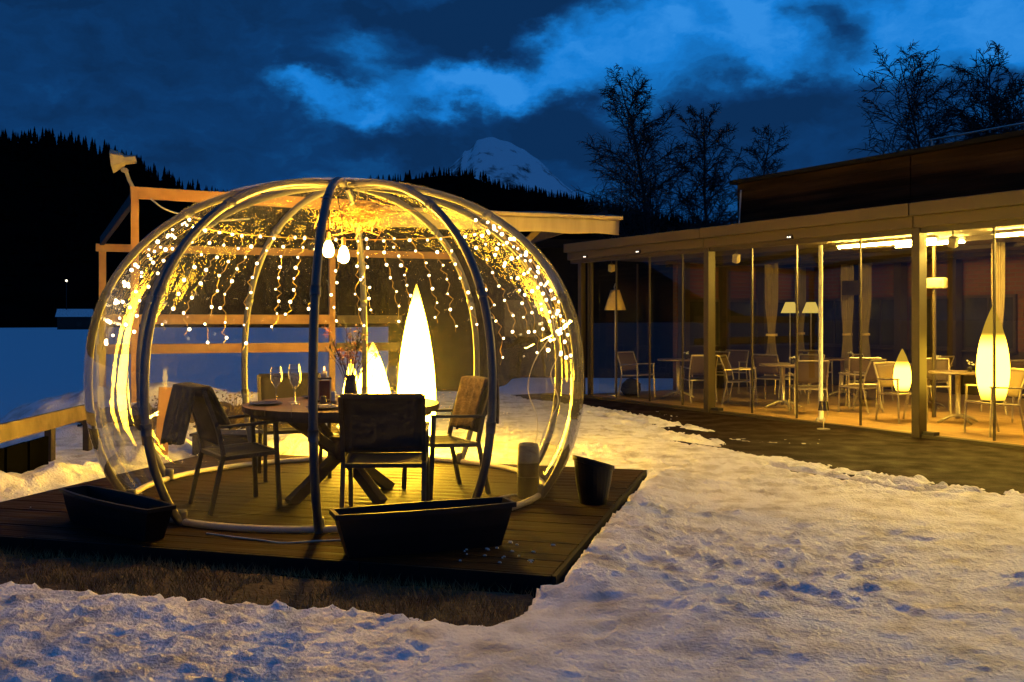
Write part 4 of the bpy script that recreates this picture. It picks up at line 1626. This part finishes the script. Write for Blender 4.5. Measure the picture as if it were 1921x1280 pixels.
for s0_, w in ((.75, 1.1), (2.0, 1.1), (3.25, 1.1), (4.5, 1.1), (7.0, 1.3), (9.2, 1.3), (11.6, 1.4)):
    win = MB().box((s0_, DEP - .10, 1.50), (w, .06, 1.10)).build('window', M['mullion'], rest)
    MB().box((s0_, DEP - .135, 1.50), (w - .12, .012, .98)).build('pane', M['plate'], win)
    MB().box((s0_, DEP - .145, 1.50), (.04, .02, .98)).build('glazing_bar', M['mullion'], win)
    MB().box((s0_, DEP - .17, .93), (w + .06, .16, .035)).build('window_sill', M['inner_wall'], win)
for s in (1.37, 2.62, 3.9, 5.6, 8.15, 10.4):
    MB().box((s, DEP - .30, 1.42), (.16, .22, 2.70)).build('pillar', M['mullion'], rest)
for t0 in (2.40, 3.57, 4.72):
    MB().box((.20, t0, 1.42), (.22, .14, 2.70)).build('pillar', M['mullion'], rest)
for t0 in (1.6, 3.2, 4.8):
    MB().box((LEN / 2, t0, 2.735), (LEN - .3, .12, .07)).build('ceiling_beam', M['inner_wall'], rest)
MB().box((2.4, 5.0, 2.22), (.44, .02, .30)).build('wall_picture', M['mullion'], rest)
# upper storey, clad in dark boards
for k in range(6):
    for (sa, sb) in ((2.72, 6.4), (6.41, 10.6), (10.61, 15.4)):
        MB().box(((sa + sb) / 2, 1.5, 3.165 + k * .165), (sb - sa - .006, .028, .158)).build('cladding_board', M['cladding'], rest)
    MB().box((2.70, 4.2, 3.165 + k * .165), (.028, 5.3, .158)).build('cladding_board', M['cladding'], rest)
MB().box((9.05, 4.2, 4.11), (12.9, 5.6, .07)).build('upper_roof', M['roof'], rest)
MB().box((9.05, 4.2, 3.56), (12.6, 5.2, .98)).build('upper_core', M['roof'], rest)
MB().tube([(2.78, 1.46, 3.15), (2.84, 1.46, 3.95)], .016, 6).build('downpipe', M['steel'], rest)
MB().tube([(6.1, 2.3, 4.42), (15, 2.3, 4.42)], .018, 6).build('roof_railing', M['steel'], rest)
for s in (6.2, 8.4, 10.6, 12.8):
    MB().tube([(s, 2.3, 4.14), (s, 2.3, 4.42)], .014, 6).build('railing_post', M['steel'], rest)
# small twin lamps / sensors on the fascia and spot heads under it
for s in (2.0, 5.62, .35):
    b_ = MB().box((s, -.275, 2.80), (.10, .04, .06)).build('fascia_light', M['mullion'], rest)
    for dx in (-.022, .022):
        MB().lathe([(0, -.012), (.012, -.008), (.012, .006), (0, .012)], 8, c=(s + dx, -.30, 2.80)).build('lens', M['small_white'], b_)
for s in (.62, 4.05, 8.02):
    h_ = MB().box((s, .16, 2.58), (.10, .10, .14), Euler((.3, .3, .2)).to_matrix()).build('spot_head', M['horn'], rest, bevel=.01)
    MB().tube([(s, .16, 2.77), (s, .16, 2.65)], .012, 6).build('stem', M['mullion'], h_)

# dark building behind the corner, lengthened to blacken the view past the dome
nb = empty('back_building', (2.6, 28.5, -1.3), R(-6), 'low black building behind the restaurant corner', 'building')
MB().box((0, 0, 2.4), (11.6, 5, 4.8)).build('wall', M['roof'], nb)
MB().box((0, 0, 4.92), (12.2, 5.6, .22)).build('roof', M['roof'], nb)
MB().box((-2, -2.52, 2.9), (1.1, .06, 1.0)).build('window', M['mullion'], nb)

# ---------------------------------------------------------------- ceiling lights; last three unseen, added to warm the foreground snow
for s0_, s1_, t, lab in ((5.5, 7.2, .95, 'long glowing ceiling tube left of the nearest restaurant post'), (6.1, 7.25, 1.55, 'second shorter ceiling tube behind the first'),
                         (8.0, 8.95, 1.10, 'glowing ceiling tube just past the nearest restaurant post'), (10.0, 11.6, 1.2, 'unseen added ceiling tube in the next bay of the restaurant'),
                         (12.6, 14.2, 1.2, 'unseen added ceiling tube in the last bay of the restaurant'), (9.4, 10.8, 3.6, 'unseen added ceiling tube deep inside the dining room')):
    o = empty('ceiling_light', FP(s0_, t, 2.70), FRZ, lab, 'light', 'ceiling tubes in the restaurant')
    L = s1_ - s0_
    MB().box((L / 2, 0, .045), (L + .06, .07, .04)).build('batten', M['napkin'], o)
    MB().tube([(0, 0, .0), (L, 0, .0)], .018, 10).build('tube', M['tube_light'], o, smooth=True)

# ---------------------------------------------------------------- restaurant furniture
def rchair(s, t, dirs, dirt, label):
    """dirs/dirt: facing in facade axes"""
    d = FE * dirs + FN * dirt
    p = FP(s, t, .051)
    return garden_chair('bistro_chair', p, face(d.x, d.y), label, 'metal chairs in the restaurant', M['alu'], M['sling_brown'], w=.50, arms=True, round_=True, back_h=.86, armz=.64)


# chairs with their backs to the glass face inward (+t)
rchair(.85, .62, 1, .2, 'metal chair at the first table, next to the cone lamp')
rchair(1.35, 2.05, .1, -1, 'metal chair on the far side of the first table')
rchair(2.42, .80, -.9, .35, 'metal chair with its dark back to the glass beside the second post')
rchair(3.25, 1.05, .75, .5, 'metal chair just past the second post')
rchair(3.55, 2.3, .2, -1, 'metal chair on the far side of the second table')
rchair(5.08, .72, -.8, .6, 'metal chair at the foot of the pale pole')
rchair(5.35, 1.62, -.95, -.2, 'metal chair between the pale pole and the thick mullion')
rchair(4.1, 3.6, .9, .3, 'metal chair deep in the room left of the smaller glowing lamp')
rchair(5.0, 3.9, -1, 0, 'metal chair deep in the room behind the others')
lc1 = rchair(6.62, 1.0, 1, -.25, 'metal chair that carries the smaller glowing lamp')
rchair(7.9, 2.3, -.5, -.85, 'metal chair behind the third table')
lc2 = rchair(8.28, .62, -.35, -.95, 'metal chair that carries the larger glowing lamp')
rchair(8.75, 1.55, -.85, .45, 'metal chair at the edge beside the larger glowing lamp')
rchair(2.3, 3.3, -.6, -.8, 'metal chair deep in the room under the pair of yellow shades')
rchair(2.0, 4.4, .9, -.3, 'metal chair farthest back near the corner')

rchair(2.9, 2.2, -.3, .9, 'metal chair turned inward behind the second post')
rchair(4.75, 2.45, -.7, .7, 'metal chair behind the pale pole, turned inward')
rchair(5.9, 2.75, .6, -.8, 'metal chair halfway down the room behind the slim post')
rchair(6.6, 3.6, -.9, .2, 'metal chair deep in the room behind the narrow lit curtain')
rchair(1.0, 3.0, .4, -.9, 'metal chair near the brick corner wall')


def rtable(s, t, r_, label):
    o = empty('bistro_table', FP(s, t, .051), FRZ + .4, label, 'table', 'tables in the restaurant')
    MB().lathe([(0, .72), (r_ - .01, .72), (r_, .728), (r_, .742), (r_ - .008, .75), (0, .75)], 32).build('tabletop', M['tabletop'], o)
    MB().tube([(0, 0, .06), (0, 0, .72)], .036, 14).build('column', M['alu'], o, smooth=True)
    for k in range(4):
        a = R(45) + k * PI / 2
        MB().tube([(0, 0, .115), (math.cos(a) * .12, math.sin(a) * .12, .10), (math.cos(a) * .24, math.sin(a) * .24, .055), (math.cos(a) * .32, math.sin(a) * .32, .014)], [.026, .024, .020, .014], 8).build('foot', M['alu'], o, smooth=True)
    return o


for s, t, lab in ((1.60, 1.02, 'round bistro table by the cone lamp'), (4.15, 1.15, 'round bistro table between the second post and the pale pole'),
                  (7.15, 1.55, 'round bistro table behind the nearest post'), (3.1, 3.9, 'round bistro table deep in the room'), (5.4, 3.3, 'round bistro table behind the smaller glowing lamp')):
    rtable(s, t, .40, lab)
    f = empty('flower_pot', FP(s + .12, t + .1, .802), 0, 'tiny white flowers on the ' + lab, 'flowers')
    MB().lathe([(0, 0), (.03, 0), (.035, .05), (.025, .08), (0, .08)], 12).build('jar', M['grey_plastic'], f, smooth=True)
    rr = random.Random(int(s * 100))
    mb = MB()
    for k in range(9):
        c = Vector((rr.gauss(0, .03), rr.gauss(0, .03), .12 + rr.gauss(0, .015)))
        mb.lathe([(0, -.012), (.014, -.003), (.012, .006), (0, .012)], 6, c=tuple(c))
    mb.build('blossom', M['paper'], f, smooth=True)


# lamps on two of the chairs
def chair_lamp(ch, h, w, mt, label):
    drop_lamp('table_lamp', (ch.location.x, ch.location.y, ch.location.z + .425), h, w, mt, label, 'glowing lamps in the restaurant')


chair_lamp(lc2, 1.28, .40, 'lamp_in', 'large glowing yellow flame-shaped lamp on a restaurant chair')
chair_lamp(lc1, .66, .25, 'lamp_in_small', 'smaller glowing yellow flame-shaped lamp on a restaurant chair')

# cone lamp by the corner
fl = empty('floor_lamp', FP(.50, .34, .051), FRZ, 'standing lamp with a tan cone shade in the glazed corner', 'lamp')
MB().lathe([(0, 0), (.15, 0), (.15, .02), (.02, .035), (0, .035)], 24).build('base', M['steel'], fl, smooth=False)
MB().tube([(0, 0, .03), (0, 0, 1.80)], .012, 8).build('pole', M['steel'], fl)
mb = MB().lathe([(.215, 1.70), (.085, 2.10)], 28)
mb.f = mb.f[:-2]
mb.build('lamp_shade', M['shade_tan'], fl, smooth=True, solid=.005)
MB().tube([(0, 0, 1.80), (0, 0, 2.08), (-.03, 0, 2.16), (.05, 0, 2.28), (.05, 0, 2.70)], .012, 8).build('hook_rod', M['steel'], fl)
MB().lathe([(0, 2.06), (.03, 2.07), (.03, 2.12), (0, 2.13)], 12).build('collar', M['steel'], fl, smooth=True)

# pale pole against the glass, small lamp outside at its foot
pl = empty('pale_pole', FP(5.93, -.02, .051), FRZ, 'pale upright pole just inside the glass', 'pole')
MB().tube([(0, .06, 0), (0, .06, 2.62)], .032, 10).build('pole', M['paper'], pl, smooth=True)
MB().lathe([(0, 0), (.07, 0), (.07, .03), (.04, .06), (.034, .06)], 14, c=(0, .06, 0)).build('foot', M['paper'], pl)
sl = empty('small_lamp', FP(6.45, -.50, .006), FRZ, 'small unlit cordless lamp with dark shade on the paving outside', 'lamp')
MB().lathe([(0, 0), (.09, 0), (.09, .012), (0, .014)], 20).build('base', M['steel'], sl)
MB().tube([(0, 0, .01), (0, 0, .30)], .008, 8).build('stem', M['steel'], sl)
mb = MB().lathe([(.075, .27), (.055, .40), (0, .402)], 20)
mb.f = mb.f[1:]
mb.build('lamp_shade', M['vase'], sl, smooth=False)

# curtains, shaded lamps on the far sills, notices
def drapery(s, t, w, label, pinch=.45):
    o = empty('curtain', FP(s, t, .1), FRZ, label, 'curtain', 'tied curtains in the restaurant')
    n, mN = 25, 14
    P = np.zeros((mN, n, 3))
    for i in range(mN):
        f = i / (mN - 1)
        z = 2.45 * (1 - f) + .25
        k = 1 - pinch * math.exp(-((z - 1.15) / .42) ** 2)
        for j in range(n):
            u = j / (n - 1) - .5
            P[i, j] = (u * w * k, math.sin(j * 1.55) * .035, z)
    MB().grid(P).build('cloth', M['curtain'], o, smooth=True, solid=.004)
    MB().lathe([(w * .30, 1.12), (w * .30, 1.17)], 14).build('tie', M['shade_tan'], o)


drapery(1.50, 3.65, .40, 'tied pale curtain left of the pair of yellow shades', .55)
drapery(.42, 5.70, .34, 'tied pale curtain behind the pair of yellow shades', .5)
drapery(1.86, 5.55, .36, 'tied pale curtain just right of the pale pole', .3)
drapery(2.16, 5.75, .34, 'second tied pale curtain right of the pale pole', .5)
drapery(6.9, 2.95, .24, 'narrow lit curtain behind the large glowing lamp', .5)
for s, t, lab in ((.66, 5.10, 'lit yellow lamp shade, first of the pair'), (.86, 5.55, 'lit yellow lamp shade, second of the pair')):
    o = empty('shaded_lamp', FP(s, t, .051), FRZ, lab, 'lamp', 'pair of yellow shaded lamps')
    MB().tube([(0, 0, 0), (0, 0, 1.74)], .014, 8).build('pole', M['steel'], o)
    MB().lathe([(0, 0), (.13, 0), (.13, .02), (0, .03)], 18).build('base', M['steel'], o)
    mb = MB().lathe([(.20, 1.66), (.10, 1.90)], 22)
    mb.f = mb.f[:-2]
    mb.build('lamp_shade', M['shade_lit'], o, smooth=True)
nt_ = empty('paper_notice', FP(7.75, 2.9, 1.80), FRZ, 'pale paper notice hanging behind the nearest post', 'notice')
MB().box((0, 0, 0), (.36, .006, .26)).build('sheet', M['paper'], nt_)
MB().box((-.12, 0, -.17), (.13, .006, .08)).build('lower_sheet', M['paper'], nt_)
MB().tube([(-.15, 0, .13), (-.15, 0, .98)], .004, 4).build('cord', M['cable'], nt_)
wc = empty('wall_unit', FP(6.55, 1.9, 2.12), FRZ, 'small beige wall unit on a slim post left of the nearest post', 'unit')
MB().box((0, 0, 0), (.34, .12, .17)).build('body', M['horn'], wc, bevel=.03)
MB().lathe([(0, -.005), (.014, 0), (0, .005)], 10, c=(.12, -.064, 0)).build('button', M['mullion'], wc)
MB().tube([(-.05, .02, -2.06), (-.05, .02, .62)], .03, 8).build('post', M['post'], wc)
sk = empty('dark_bundle', FP(.75, .55, .051), 0, 'dark rounded bundle on the floor by the cone lamp', 'bundle')
mb = MB()
rr = random.Random(5)
mb.lathe([(0, 0), (.16, .01), (.20, .12), (.17, .24), (.09, .33), (0, .36)], 16)
mb.v = [(x * (1 + rr.uniform(-.15, .15)), y * (1 + rr.uniform(-.15, .15)), z) for x, y, z in mb.v]
mb.build('bundle_body', M['deck_side'], sk, smooth=True)
